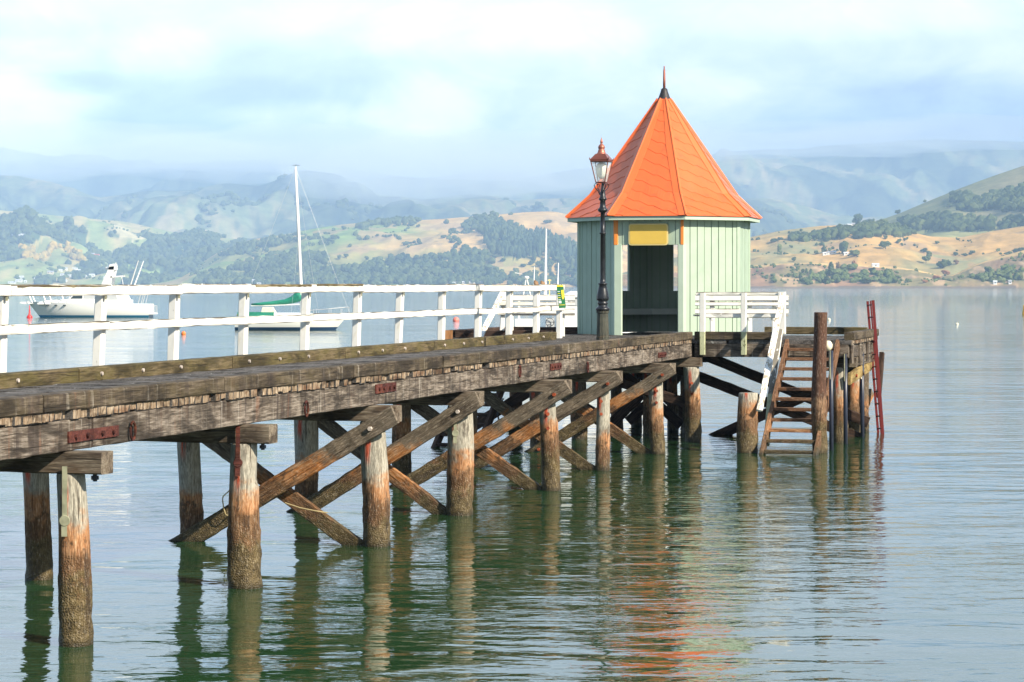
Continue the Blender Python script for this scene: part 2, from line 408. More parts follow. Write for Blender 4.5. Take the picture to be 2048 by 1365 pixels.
# white droppings and grime flecks belong to the deck material; kerbs in lengths
def kerb(pa, pb, h=.16, w=.2, mat=None, zt=ZK, **k):
    a = Vector((pa.x, pa.y, zt - h / 2)); b_ = Vector((pb.x, pb.y, zt - h / 2))
    return beam('kerb_beam', a, b_, w, h, mat or M['kerb'], wharf, ch=.014, jit=.0035, step=.28, **k)
cuts = [-4.5, -.6, 3.3, 7.1, 10.6, 14.4, 18.3, 22.1, S8 - .1]
rk = random.Random(3)
for a, b_ in zip(cuts[:-1], cuts[1:]):
    kerb(A(a + .01, .07 + rk.uniform(-.012, .012)), A(b_ - .01, .07 + rk.uniform(-.012, .012)))
fcuts = [-4.5, 1.0, 5.2, 9.6, 13.9, 18.2, 22.4, 26.2]
for a, b_ in zip(fcuts[:-1], fcuts[1:]):
    k = kerb(A(a + .01, 2.70), A(b_ - .01, 2.70), mat=M['kerb_moss'], h=.17)
    n = int((b_ - a) / 1.1)
    for i in range(n):
        p = A(a + .55 + i * 1.1, 2.595, 2.17)
        MB().tube([p + NL * .012, p - NL * .02], .022, 8).build('bolt', M['bolt_pale'], k, local=False)
# head kerbs
kerb(T(.07, -.06), T(.07, -1.72))
kerb(T(.12, -3.2), T(4.2, -3.2))
kerb(T(4.15, -3.05), T(4.15, -.8), mat=M['kerb_moss'], zt=ZK + .03)
kerb(T(4.15, 3.1), T(4.15, 5.2), mat=M['dark_wood'])
kerb(T(.1, 5.2), T(4.0, 5.2), mat=M['dark_wood'])
kerb(T(.12, 3.0), T(.12, 5.1), mat=M['dark_wood'])
kerb(T(-3.0, 2.5), T(-.05, 2.5), mat=M['dark_wood'], h=.12) if False else None

# stringers (near and far) with splice plates and ring bolts
def stringer(pa, pb, w=.2, h=None, mat=None):
    h = h or (ZP - ZS - .004)
    a = Vector((pa.x, pa.y, ZS + h / 2)); b_ = Vector((pb.x, pb.y, ZS + h / 2))
    return beam('stringer_beam', a, b_, w, h, mat or M['stringer'], wharf, ch=.008, jit=.004, step=.25)
plates = [(185, 871, 100, 22), (770, 778, 55, 18), (1110, 735, 34, 13), (1323, 711, 24, 10)]
scuts = [-4.5] + [s_at(p[0], 0) for p in plates] + [S8 - .02]
strs = []
for a, b_ in zip(scuts[:-1], scuts[1:]):
    strs.append(stringer(A(a + .004, .10), A(b_ - .004, .10)))
for (px, py, wpx, hpx), st in zip(plates, strs[:4]):
    s = s_at(px); z = z_at(px, py) + .012; p = A(s, 0); sc = F / p.y
    hw = wpx / sc / 2 / abs(D.x * .95 + .02) * .62; hh = hpx / sc / 2
    hw = min(max(hw, .32), .55)
    mb = MB().bar(A(s - hw, -.012, z), A(s + hw, -.012, z), .018, hh * 2)
    pl = mb.build('splice_plate', M['rust'], st, local=False)
    for t in (-.75, -.3, .3, .75):
        q = A(s + hw * t, -.02, z)
        mb = MB().tube([q, q - NL * .025], .022, 8); mb.build('splice_bolt', M['rust'], st, local=False)
for px, py in ((260, 862), (608, 818), (1036, 743), (1172, 735)):
    s = s_at(px); z = z_at(px, py)
    pts = [A(s + .05 * math.cos(t), -.03, z + .085 * math.sin(t)) for t in [i * math.pi / 8 for i in range(17)]]
    st = strs[[i for i in range(5) if scuts[i] <= s][-1]]
    MB().tube(pts, .013, 6).build('ring_bolt', M['rust'], st, local=False)
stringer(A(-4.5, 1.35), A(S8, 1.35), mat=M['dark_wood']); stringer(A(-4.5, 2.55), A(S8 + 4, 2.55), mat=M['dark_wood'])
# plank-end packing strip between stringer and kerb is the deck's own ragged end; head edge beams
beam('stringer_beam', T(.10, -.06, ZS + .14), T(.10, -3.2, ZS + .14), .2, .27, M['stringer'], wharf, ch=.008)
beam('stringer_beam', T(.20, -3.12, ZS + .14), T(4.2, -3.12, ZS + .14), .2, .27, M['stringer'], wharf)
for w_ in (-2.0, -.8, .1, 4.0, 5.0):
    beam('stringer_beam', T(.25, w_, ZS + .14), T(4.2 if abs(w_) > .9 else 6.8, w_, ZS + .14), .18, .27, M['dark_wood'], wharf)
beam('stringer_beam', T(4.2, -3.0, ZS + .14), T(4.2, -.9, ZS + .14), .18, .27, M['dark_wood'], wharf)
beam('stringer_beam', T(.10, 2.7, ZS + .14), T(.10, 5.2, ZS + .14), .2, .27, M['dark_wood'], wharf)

# piles
def pile(p, r, top, mat='pile', parent=None, lean=(0, 0), cut=None, name='pile', seed=None, rt=None, n=22):
    rnd = random.Random(seed if seed is not None else int(p.x * 97 + p.y * 31)); mb = MB()
    zs = [-.9]; 
    while zs[-1] < top - .05: zs.append(zs[-1] + (.05 if zs[-1] < .7 else .09))
    zs[-1] = top - .012; zs.append(top)
    ph = [rnd.uniform(0, 6.28) for _ in range(4)]; vs = []; off = Vector((rnd.uniform(0, 50), rnd.uniform(0, 50), 0))
    for i, z in enumerate(zs):
        t = (z + .9) / (top + .9)
        for k in range(n):
            a = 2 * math.pi * k / n; rr = r * (1.05 - .12 * t + (.05 * math.sin(z * 2.2 + ph[0])))
            rr *= 1 + .035 * math.cos(2 * a + ph[1]) + .02 * math.cos(5 * a + ph[2])
            if z < .62: rr *= 1 + .10 * (noise.noise(Vector((math.cos(a) * 2.2, math.sin(a) * 2.2, z * 6)) + off)) + rnd.uniform(-.02, .03)
            else: rr *= 1 - .035 * max(0, noise.noise(Vector((math.cos(a) * 3.5, math.sin(a) * 3.5, z * .7)) + off))
            if i == len(zs) - 1: rr *= .95
            x, y = rr * math.cos(a), rr * math.sin(a)
            bx_ = .022 * math.sin(z * 1.5 + ph[3]) + .012 * noise.noise(Vector((z * 1.3, 0, 0)) + off)
            if cut and z > cut[0]:
                if x > cut[1] * r: x = cut[1] * r
                if y < -cut[2] * r: y = -cut[2] * r
            lz = (top - z) / (top + .9)
            vs.append((x + lean[0] * lz + bx_, y + lean[1] * lz, z))
    m_ = len(zs)
    fs = [(i * n + k, i * n + (k + 1) % n, (i + 1) * n + (k + 1) % n, (i + 1) * n + k) for i in range(m_ - 1) for k in range(n)]
    fs.append(tuple((m_ - 1) * n + k for k in range(n)))
    mb.add(vs, fs)
    if rt:
        pass
    mm = Matrix.Translation(Vector((p.x, p.y, 0)))
    return mb.build(name, M[mat], parent if parent is not None else wharf, mm, smooth=True)

front = [(145, 1290, 31), (487, 1175, 31), (745, 1092, 26), (917, 1030, 26), (1098, 981, 20), (1204, 941, 14), (1314, 908, 14.5), (1384, 883, 17)]
backw = [2.45, 2.45, 2.45, 2.30, 2.42, 2.4, 2.4, 2.4]
FP = []
def strap(pos, r, z0, z1, mat, parent, dx=-.04):
    x = pos.x + dx; y = pos.y - r - .012
    mb = MB().box((x - .022, y - .006, z0), (x + .022, y + .006, z1))
    mb.lathe([(.045, 0), (.05, .006), (.045, .014)], 14)
    # the eye plate: a short disc turned to face outward
    n0 = len(mb.v) - 42
    for i in range(n0, len(mb.v)):
        a, b_, c_ = mb.v[i]; mb.v[i] = (x + a, y - c_, z0 + b_)
    mb.box((x - .028, y - .007, z0 - .14), (x + .022, y + .005, z0 - .04))
    return mb.build('strap', mat, parent, local=False)
for i, (px, py, hw) in enumerate(front):
    Y = F * HC / (py - Y0); p = Vector((PX(px, Y), Y, 0)); r = hw * Y / F; FP.append((p, r))
    cut = (1.15, .75, .9) if i in (1, 4) else None
    pl = pile(p, r, ZC - .003, 'pile', cut=cut, seed=i * 7 + 1, lean=(.06 if i in (1, 2) else 0.02, 0))
    if i == 0: strap(p, r, 1.12, 1.60, M['galv'], pl)
    if i == 3: strap(p, r, 1.15, 1.40, M['galv'], pl)
    if i == 1: strap(p, r * .9, 1.33, 1.72, M['rust'], pl)
    if i >= 4:
        for z in (1.2, .98):
            q = p + Vector((-.02, -r - .005, z)); MB().tube([q, q + Vector((0, -.03, 0))], .03, 6).build('bolt', M['rust_bolt'], pl, local=False)
    pb = p + NL * backw[i]
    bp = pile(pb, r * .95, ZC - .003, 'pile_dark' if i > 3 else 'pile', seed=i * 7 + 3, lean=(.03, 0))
    # cap beam across the bent
    ca = p + NL * (backw[i] + .28) + Vector((0, 0, (ZC + ZS) / 2 - .002)); cb = p - NL * .34 + Vector((0, 0, (ZC + ZS) / 2 - .002))
    if i == 7: cb = p - NL * .2 + Vector((0, 0, (ZC + ZS) / 2 - .002))
    cp = beam('cap_beam', ca, cb, .24, ZS - ZC - .006, M['cap'], wharf, ch=.012, jit=.005)
    if i in (0, 1, 2):
        q = p - NL * .22 + Vector((0, 0, ZC - .07)); MB().tube([q + Vector((0, 0, .07)), q], .02, 8).tube([q + Vector((0, 0, .05)), q + Vector((0, 0, .015))], .035, 6).build('cap_bolt', M['black_metal'], cp, local=False)
    if i >= 2 and i < 7:
        # X-bracing: one plank on the near face, the other on the far face
        q0 = p - NL * .36 - D * (r + .05); q0.z = ZC + .10
        q1 = pb + NL * .16 - D * (r + .03); q1.z = -.12
        br = beam('brace', q1, q0, .08, .23, M['brace'], wharf, ch=.01, jit=.007, step=.12, rag=.05)
        for t, c in ((.93, 'rust_bolt'), (.10, 'rust_bolt')) if i > 3 else ((.90, 'bolt_pale'),):
            w = q1.lerp(q0, t) - D * .04; MB().tube([w, w - D * .04], .028, 6).build('bolt', M[c], br, local=False)
        q0 = pb + NL * .1 + D * (r * .2 + .02); q0.z = ZC - .02
        q1 = p + NL * .08 - D * (r * .2 + .0); q1.z = -.08
        beam('brace', q0, q1, .08, .20, M['brace'], wharf, ch=.01, jit=.007, step=.12)
    elif i == 7:
        q0 = p - D * .0 + NL * .2; q0.z = 1.42; q1 = pb + D * .2; q1.z = .35
        beam('brace', pb + Vector((0, 0, 1.45)), p + Vector((0, 0, .75)), .08, .2, M['dark_wood'], wharf)

# head: bents under the wings and under the kiosk
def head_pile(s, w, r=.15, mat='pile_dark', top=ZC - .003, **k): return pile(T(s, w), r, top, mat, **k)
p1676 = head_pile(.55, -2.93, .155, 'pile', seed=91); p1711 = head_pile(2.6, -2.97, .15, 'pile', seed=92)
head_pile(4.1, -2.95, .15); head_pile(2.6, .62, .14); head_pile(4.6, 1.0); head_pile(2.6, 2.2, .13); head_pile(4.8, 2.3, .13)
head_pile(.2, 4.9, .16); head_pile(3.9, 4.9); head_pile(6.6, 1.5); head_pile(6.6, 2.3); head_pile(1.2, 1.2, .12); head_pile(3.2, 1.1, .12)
capz = (ZC + ZS) / 2 - .002
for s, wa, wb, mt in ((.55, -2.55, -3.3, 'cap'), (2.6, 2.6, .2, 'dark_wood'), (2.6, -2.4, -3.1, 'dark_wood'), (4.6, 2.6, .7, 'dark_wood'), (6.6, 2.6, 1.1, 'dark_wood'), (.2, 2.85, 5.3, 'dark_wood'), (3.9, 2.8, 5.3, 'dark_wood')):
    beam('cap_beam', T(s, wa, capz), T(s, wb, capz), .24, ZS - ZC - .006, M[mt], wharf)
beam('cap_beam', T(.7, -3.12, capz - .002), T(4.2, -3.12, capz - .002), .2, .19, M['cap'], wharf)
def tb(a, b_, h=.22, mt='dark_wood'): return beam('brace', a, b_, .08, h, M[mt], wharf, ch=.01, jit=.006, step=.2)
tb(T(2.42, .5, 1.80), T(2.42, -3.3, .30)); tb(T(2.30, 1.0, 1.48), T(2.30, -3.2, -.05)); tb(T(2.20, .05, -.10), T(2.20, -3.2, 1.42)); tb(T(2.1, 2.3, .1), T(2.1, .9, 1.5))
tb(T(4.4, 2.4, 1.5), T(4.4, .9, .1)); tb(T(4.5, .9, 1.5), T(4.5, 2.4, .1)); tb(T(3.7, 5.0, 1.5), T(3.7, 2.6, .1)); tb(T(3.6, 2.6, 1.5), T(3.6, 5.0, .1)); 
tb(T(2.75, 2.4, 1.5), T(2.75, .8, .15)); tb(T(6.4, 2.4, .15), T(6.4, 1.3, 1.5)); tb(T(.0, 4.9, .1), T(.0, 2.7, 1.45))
by = beam('brace', T(.35, -3.17, 1.30), T(4.2, -3.17, 1.50), .07, .24, M['brace_yellow'], wharf)
q = T(1.1, -3.21, 1.34); MB().tube([q, q - NL * .03], .035, 6).build('bolt', M['rust_bolt'], by, local=False)
tb(T(3.6, -2.8, -.1), T(4.5, -3.1, .85), .2, 'brace')
# short packing posts on the end of the head
for s in (.28, 1.5, 2.7, 3.9):
    beam('packing_post', T(s, -3.24, 1.62), T(s, -3.24, 2.08), .05, .22, M['stringer'], wharf, up=tuple(D))
beam('fender_plank', T(4.35, -3.35, 1.72), T(4.15, -3.30, .75), .10, .2, M['dark_wood'], wharf, up=tuple(D))

# coil of old rope round a brace, loose line
def line_obj(pts, r, name, mat, parent): return MB().tube(pts, r, 6).build(name, mat, parent, local=False)
b3 = FP[2][0] + NL * 1.75 - D * .3
line_obj([b3 + Vector((.1 * math.sin(t), -.02, .52 + .16 * math.cos(t) + .03 * math.sin(3 * t))) for t in [i * .42 for i in range(16)]], .008, 'rope', M['rope'], wharf)
line_obj([P(570, 1006, 27.2), P(600, 1016, 27.2), P(630, 1022, 27.2), P(655, 1026, 27.3)], .008, 'rope', M['rope'], wharf)
pts = [P(1010 + 14 * math.sin(t) , 830 - 34 * math.cos(t), 41) for t in [i * math.pi / 10 for i in range(11)]]
line_obj([P(1007, 797, 41), P(999, 812, 41), P(995, 828, 41), P(998, 842, 41), P(1004, 850, 41)], .018, 'hose_loop', M['black_metal'], wharf)

# free-standing piles beside the stairs
sp = pile(Vector((PX(1495, 43.1), 43.1, 0)), .195, PZ(787, 43.1), 'pile', parent=Ellipsis if False else None, seed=55) if False else None
def lone_pile(px, Y, r, ztop, mat, label, seed, name='mooring_pile'):
    p = Vector((PX(px, Y), Y, 0)); o = pile(p, r, ztop, mat, seed=seed, name=name)
    o.parent = None; o.matrix_basis = WM[o.name]
    return tag(o, label, 'pile')
lone_pile(1496, 43.05, .19, PZ(786, 43.05), 'pile', 'short thick cut-off timber pile at the foot of the right-hand wharf stairs', 55, 'timber_pile')
M['mooring'] = tidal_mat('tall mooring pile timber', True, grey=(.115, .055, .035), darker=.85, shift=-.35, streaks=False, orange=(.17, .085, .045))
mp = lone_pile(1640, 43.0, .145, PZ(625, 43.0), 'mooring', 'tall dark brown mooring pile standing beside the right-hand stairs', 56)
fl = MB().lathe([(.001, -.10), (.05, -.09), (.085, -.03), (.085, .03), (.05, .09), (.001, .10)], 12).build('mooring_float', M['cream'], None, Matrix.Translation(P(1656, 692, 43.05)), smooth=True)
tag(fl, 'small cream float hanging behind the tall dark mooring pile', 'float')

# dark fender pipes on the head's right side
for i, (px, t0, b0, Y, nm) in enumerate(((1662, 702, 905, 43.6, 'nearest, close behind the tall mooring pile'), (1690.5, 708, 885, 45.3, 'between the two lit end piles'), (1724, 706, 870, 47.4, 'farthest, between the second end pile and the red ladder'))):
    a = P(px + 1, b0 + 40, Y); b_ = P(px, t0, Y); a.z = -.6
    mb = MB().tube([a, a.lerp(b_, .5), b_], .042, 12); f = mb.build('fender_pipe', M['navy_pipe'], None, smooth=True)
    MB().tube([b_ + Vector((-.025, -.05, .0)), b_ + Vector((-.025, -.05, -.55))], .012, 6).build('fender_chain', M['cream'] if i == 2 else M['galv'], f, local=False)
    tag(f, 'dark navy upright fender pipe, ' + nm, 'fender pipe', 'fender pipes on the wharf head')

# red steel ladder leaning on the far right corner
lad = thing('steel_ladder', 'dark red steel ladder leaning on the far right corner of the wharf head', 'ladder', (PX(1760, 49), 49, 0))
Yl = 48.9
L0, L1 = P(1759, 900, Yl), P(1735, 603, Yl); R0, R1 = P(1768, 900, Yl - .55), P(1746, 601, Yl - .45); M0, M1 = P(1764, 890, Yl - .3), P(1741, 602, Yl - .25)
for a, b_, w_ in ((L0, L1, .05), (R0, R1, .06), (M0, M1, .03)):
    MB().bar(a, b_, .03, w_, up=(1, 0, 0)).build('rail', M['red_steel'], lad, local=False)
for i in range(12):
    t = .06 + i * .083
    MB().tube([L0.lerp(L1, t), R0.lerp(R1, t)], .016, 8).build('rung', M['red_steel'], lad, local=False)

# ------------------------------------------------------------------ stairs
def stairs(label, s0, w, wd, side, mat_s, mat_t, name='timber_stairs', ntr=11, run=3.1):
    base = T(s0 - run, w, 0)
    t = thing(name, label, 'stairs', base)
    top = T(s0, w, 2.02); bot = T(s0 - run, w, -.10)
    for sg in (0, 1):
        off = NL * (-wd * sg)
        beam('side_beam', bot + off, top + off, .07, .22, mat_s, t, ch=.006, jit=.004)
    for i in range(ntr):
        f = (i + .75) / (ntr + .35); c = bot.lerp(top, f)
        beam('tread', c - NL * .035, c - NL * (wd - .035), .22, .062, mat_t, t, ch=.006, jit=.003, up=(0, 0, 1))
    return t, bot, top
st, sb_, st_ = stairs('open orange-brown timber stairs down to the water beside the tall mooring pile', -.05, -1.98, 1.02, 1, M['tide_stair'], M['tide_stair'])
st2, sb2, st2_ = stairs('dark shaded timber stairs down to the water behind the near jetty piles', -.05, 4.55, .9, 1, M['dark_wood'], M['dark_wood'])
# handrail of the right stairs
hr = thing('stair_handrail', 'peeling white sloping handrail and post of the right-hand stairs', 'handrail', T(-.1, -1.7, 0))
beam('sloping_rail', P(1519, 822, 42.75), P(1566, 588, 45.45), .05, .115, M['white_peel'], hr, ch=.008, jit=.006, up=(1, 0, 0), step=.2)
beam('post', P(1541, 790, 44.6), P(1560, 660, 45.5), .07, .12, M['white'], hr, up=(1, 0, 0))
beam('foot_post', P(1533, 890, 43.5), P(1541, 790, 44.6), .07, .12, M['white_green'], hr, up=(1, 0, 0))
beam('leaning_board', P(1656, 806, 43.7), P(1669, 674, 44.6), .04, .13, M['brace_yellow'], hr, up=(1, 0, 0)) if False else None

# ------------------------------------------------------------------ white railings
def rail_thing(label, loc): return thing('railing', label, 'railing', loc)
rl = rail_thing('long white timber railing along the far side of the jetty walkway', A(0, 2.84, 0))
tops = [-210, 5, 203, 350, 489, 613, 716, 801, 884, 957, 1019, 1073, 1119]
WR = 2.865
ss = [s_at(px, WR) if px > -200 else s_at(5, WR) - 2.2 for px in tops]
for k, s in enumerate(ss):
    base = A(s + .0, WR, 1.98); tp = A(s, WR, 3.205)
    stp = A(s, WR, 0) + D * .068 * -1 - NL * .02
    MB().box((-.008, -.02, 3.03), (.012, .02, 3.19)).build('post_strap', M['galv'], rl, Matrix.Translation(Vector((A(s, WR).x + .062, A(s, WR).y - .075, 0))))
    base = base + D * random.uniform(-.02, .02) + Vector((-.07, 0, 0)) * (.6 if k < 8 else .2)
    beam('post', base, tp, .11, .13, M['white'], rl, ch=.012, jit=.003, up=tuple(D))
for k in range(len(ss) - 1):
    mossy = k in (1, 4, 5); worn = k in (8, 9)
    m_ = M['white_worn'] if (mossy or worn) else M['white']
    dz = random.uniform(-.008, .008)
    beam('top_rail', A(ss[k] + .0, WR - .085, 3.15 + dz), A(ss[k+1] - .012, WR - .085, 3.15 + dz), .05, .125, m_, rl, ch=.012, jit=.004, step=.2)
    if mossy:
        beam('weathered_edge', A(ss[k] + .13, WR - .092, 3.196 + dz), A(ss[k+1] - .09, WR - .092, 3.196 + dz), .056, .028 if k in (4, 5) else .012, M['moss_cap'], rl, ch=.004, jit=.006, step=.12)
    beam('mid_rail', A(ss[k] - .0, WR - .085, 2.72 + dz), A(ss[k+1] - .012, WR - .085, 2.72 + random.uniform(-.006, .006)), .05, .105, M['white_worn'] if k % 3 else M['white'], rl, ch=.010, jit=.006, step=.2)
# front railing on the right wing
rr = rail_thing('white timber railing on the front edge of the wharf head, right of the doorway', T(0, -1.2, 0))
for px in (1405, 1487.5, 1564):
    Y = 46.02 - (px - 1405) / 160 * .45
    beam('post', P(px, 664, Y), P(px, 586, Y), .11, .09, M['white'], rr, up=tuple(D), jit=.003) if px < 1500 else beam('post', P(px, 668, Y), P(px, 584, Y), .15, .10, M['white'], rr, up=tuple(D))
    if px < 1500:
        beam('post_foot', P(px, 710, Y), P(px, 664, Y), .11, .09, M['white_green'], rr, up=tuple(D))
for y_, h_, w0, w1, m_, nm in ((588, .07, 1392, 1572, 'white_worn', 'top_rail'), (632, .085, 1405, 1560, 'white', 'mid_rail')):
    beam(nm, P(w0, y_, 46.09), P(w1, y_, 45.64), .05, h_, M[m_], rr, jit=.005, step=.15)
def slat_bench(label, org, pxs, x0, x1, Yd, sgn=1):
    t = thing('bench', label, 'bench', org)
    for px in pxs:
        beam('post', Vector((PX(px, Yd), Yd + .04, ZD)), Vector((PX(px, Yd), Yd + .04, 3.02)), .10, .06, M['white'], t, up=(0, 1, 0))
        beam('seat_arm', Vector((PX(px, Yd), Yd + .0, 2.50)), Vector((PX(px, Yd), Yd + .5 * sgn, 2.50)), .05, .08, M['white'], t)
    for py, h in ((596, .13), (608, .085), (623, .11)):
        beam('back_slat', P(x0, py, Yd - .02), P(x1, py, Yd - .09), .03, h, M['white'], t, jit=.003, step=.2)
    for k in range(3):
        beam('seat_slat', Vector((PX(x0, Yd), Yd + (.12 + k * .15) * sgn, 2.56)), Vector((PX(x1, Yd), Yd + (.12 + k * .15) * sgn, 2.56)), .11, .03, M['white_worn'], t)
    return t
slat_bench('white slatted bench behind the front railing, right of the kiosk doorway', T(1, -1.4, ZD), (1425, 1500, 1549), 1390, 1577, 47.4)
slat_bench('white slatted bench on the left wing of the wharf head, beyond the long railing', T(2.5, 4, ZD), (1022, 1075, 1125), 1015, 1150, 48.6)
lb = thing('stair_handrail', 'white leaning board railing at the head of the left-hand stairs', 'handrail', P(985, 680, 47))
beam('sloping_rail', P(958, 680, 46.2), P(1006, 585, 47.6), .05, .12, M['white_peel'], lb, up=(1, 0, 0))
beam('post', P(1003, 676, 47.6), P(1008, 584, 47.6), .10, .10, M['white'], lb, up=(0, 1, 0))
beam('cross_board', P(998, 606, 47.5), P(1024, 606, 47.5), .04, .12, M['white_worn'], lb)
beam('cross_board', P(996, 625, 47.5), P(1024, 624, 47.5), .04, .12, M['white_worn'], lb)
beam('stub_post', P(895, 682, 47.2), P(895, 661, 47.2), .22, .2, M['stair'], wharf, up=(0, 1, 0))

# notice on the last rail post
nb = thing('notice_board', 'green and yellow notice hung on the end of the long white railing', 'sign', P(1121, 595, 46.0))
def quad(name, pts, Y, mat, th=.012):
    a = [P(x, y, Y) for x, y in pts]; b_ = [p + Vector((0, th, 0)) for p in a]
    n = len(a); mb = MB().add(a + b_, [tuple(range(n)), tuple(range(n, 2 * n))[::-1]] + [(i, i + n, (i + 1) % n + n, (i + 1) % n) for i in range(n)])
    return mb.build(name, mat, nb, local=False)
Yn = 45.9
quad('board', [(1113, 573), (1127, 573), (1132, 616), (1118, 617)], Yn, M['sign_green'])
quad('header', [(1113.3, 570.5), (1126.8, 570.5), (1127, 574), (1113.3, 574)], Yn - .006, M['sign_yellow'])
quad('figure_patch', [(1122, 581), (1127.5, 580), (1129, 594), (1126, 600), (1123.8, 596)], Yn - .006, M['sign_yellow'])
quad('picture_panel', [(1117.3, 602), (1122.5, 602), (1123, 607), (1118, 607)], Yn - .006, M['sign_white'])
for i in range(5):
    y = 583 + i * 4
    quad('text_line', [(1114.8 + i * .5, y), (1120 + i * .4, y), (1120.1 + i * .4, y + 1.1), (1114.9 + i * .5, y + 1.1)], Yn - .006, M['sign_yellow'] if i % 2 else M['sign_white'])
quad('text_line', [(1118.5, 610), (1130, 609.5), (1130, 610.6), (1118.6, 611)], Yn - .006, M['sign_yellow'])

# ------------------------------------------------------------------ lamp post
lp = Vector((PX(1205.5, 39.35), 39.35, ZK - .005))
lamp = thing('street_lamp', 'black cast iron street lamp with copper-topped glass lantern on the near kerb', 'street lamp', lp)
sL = F / 39.35
def zl(py): return (682 - py) / sL
def prof(lst): return [(hw / sL, zl(py)) for py, hw in lst]
MB().lathe(prof([(682, 13), (676, 13), (675, 12.2), (640, 11.2), (629, 11), (628, 12.5), (624, 12.6)]), 12).build('base', M['iron_base'], lamp)
shaft = MB().lathe(prof([(624, 12), (622, 14.2), (619, 14.4), (617, 12), (615, 9.5), (612, 9), (610, 10.5), (608, 10.8), (606, 9.2), (604, 9.5), (602, 12.2), (598, 12.6), (590, 11.5), (580, 9.2), (572, 7), (571, 9), (569, 9.2), (568, 6), (560, 5.4), (471, 4.6), (470, 6.6), (468, 6.8), (467, 4.8), (428, 4.3), (427, 6.5), (424, 9.8), (421, 10), (419, 8), (416, 6), (404, 5.2), (402, 7.8), (399, 8), (397, 6), (388, 5), (384, 4.2), (372, 2.4), (366, 2.2)]), 20)
shaft.build('column', M['black_metal'], lamp, smooth=True)
lean = Vector((-2.5 / sL, 0, 0))

zb, zt = zl(367), zl(325); rb_, rt_ = 12.3 / sL, 23.5 / sL; rot = R(28)
c0 = lamp.location + lean
def lc(r, k, z): a = rot + k * math.pi / 2; return Vector((c0.x + r * 1.06 * math.cos(a), c0.y + r * 1.06 * math.sin(a), lp.z + z))
fr_ = MB()
for k in range(4):
    fr_.tube([lc(rb_, k, zb), lc(rt_, k, zt)], .009, 6)
    fr_.tube([lc(rb_, k, zb), lc(rb_, k + 1, zb)], .012, 6); fr_.tube([lc(rt_, k, zt), lc(rt_, k + 1, zt)], .014, 6)
lf = fr_.build('lantern_frame', M['copper'], lamp, local=False)
for k in range(4):
    f = .96
    MB().add([lc(rb_ * f, k, zb), lc(rb_ * f, k + 1, zb), lc(rt_ * f, k + 1, zt), lc(rt_ * f, k, zt)], [(0, 1, 2, 3)]).build('pane', M['glass'], lf, local=False)
MB().lathe([(.03, zb + .06), (.075, zb + .12), (.10, zb + .26), (.07, zb + .33), (.02, zb + .35)], 14, (lean.x, 0)).build('globe', M['mantle'], lamp, smooth=True)
rf = MB()
rr_ = [(24.5, 325), (25.5, 322), (17, 314), (13, 310)]
for (a, ya), (b_, yb) in zip(rr_[:-1], rr_[1:]):
    for k in range(4):
        rf.add([lc(a / sL, k, zl(ya)), lc(a / sL, k + 1, zl(ya)), lc(b_ / sL, k + 1, zl(yb)), lc(b_ / sL, k, zl(yb))], [(0, 1, 2, 3)])
rf.add([lc(24.5 / sL, k, zl(325)) for k in range(4)], [(3, 2, 1, 0)])
for k in range(4):
    rf.tube([lc(25 / sL, k, zl(322)), lc(27 / sL, k, zl(318))], [.014, .004], 6)
rf.build('lantern_roof', M['copper'], lamp, local=False)
MB().lathe([(hw / sL, zl(py)) for py, hw in ((311, 11), (309, 9), (305, 7.2), (302, 7), (301, 5), (299, 6.6), (297, 7), (294, 6.2), (291, 3.4), (289.5, 1.6), (288, 2.6), (285, 2.8), (282, 1.6), (277, .4))], 16, (lean.x, 0)).build('finial', M['copper_hi'], lamp, smooth=True)
br_ = MB()
for k in range(4):
    a = rot + k * math.pi / 2; u = Vector((math.cos(a), math.sin(a), 0)); c = c0.copy(); c.z = lp.z
    prof_ = [(4, 392), (8, 384), (15, 378), (17, 373), (14, 369.5), (10, 370.5), (9, 375)]
    br_.tube([c + u * (h / sL) + Vector((0, 0, zl(y))) for h, y in prof_], .008, 6)
br_.build('bracket', M['black_metal'], lamp, local=False)

# ------------------------------------------------------------------ kiosk
Yk = 51.3; KC = Vector((PX(1328.5, Yk), Yk, ZD + .008)); RK = 2.0; A0 = R(8.0)
kio = thing('kiosk', 'octagonal mint green board kiosk with orange pointed shingle roof and open doorway', 'kiosk', KC)
ZE = 4.72 - KC.z
def kv(k, r=RK, z=0.0, a0=A0): a = a0 + k * math.pi / 4; return Vector((r * math.sin(a), -r * math.cos(a), z))
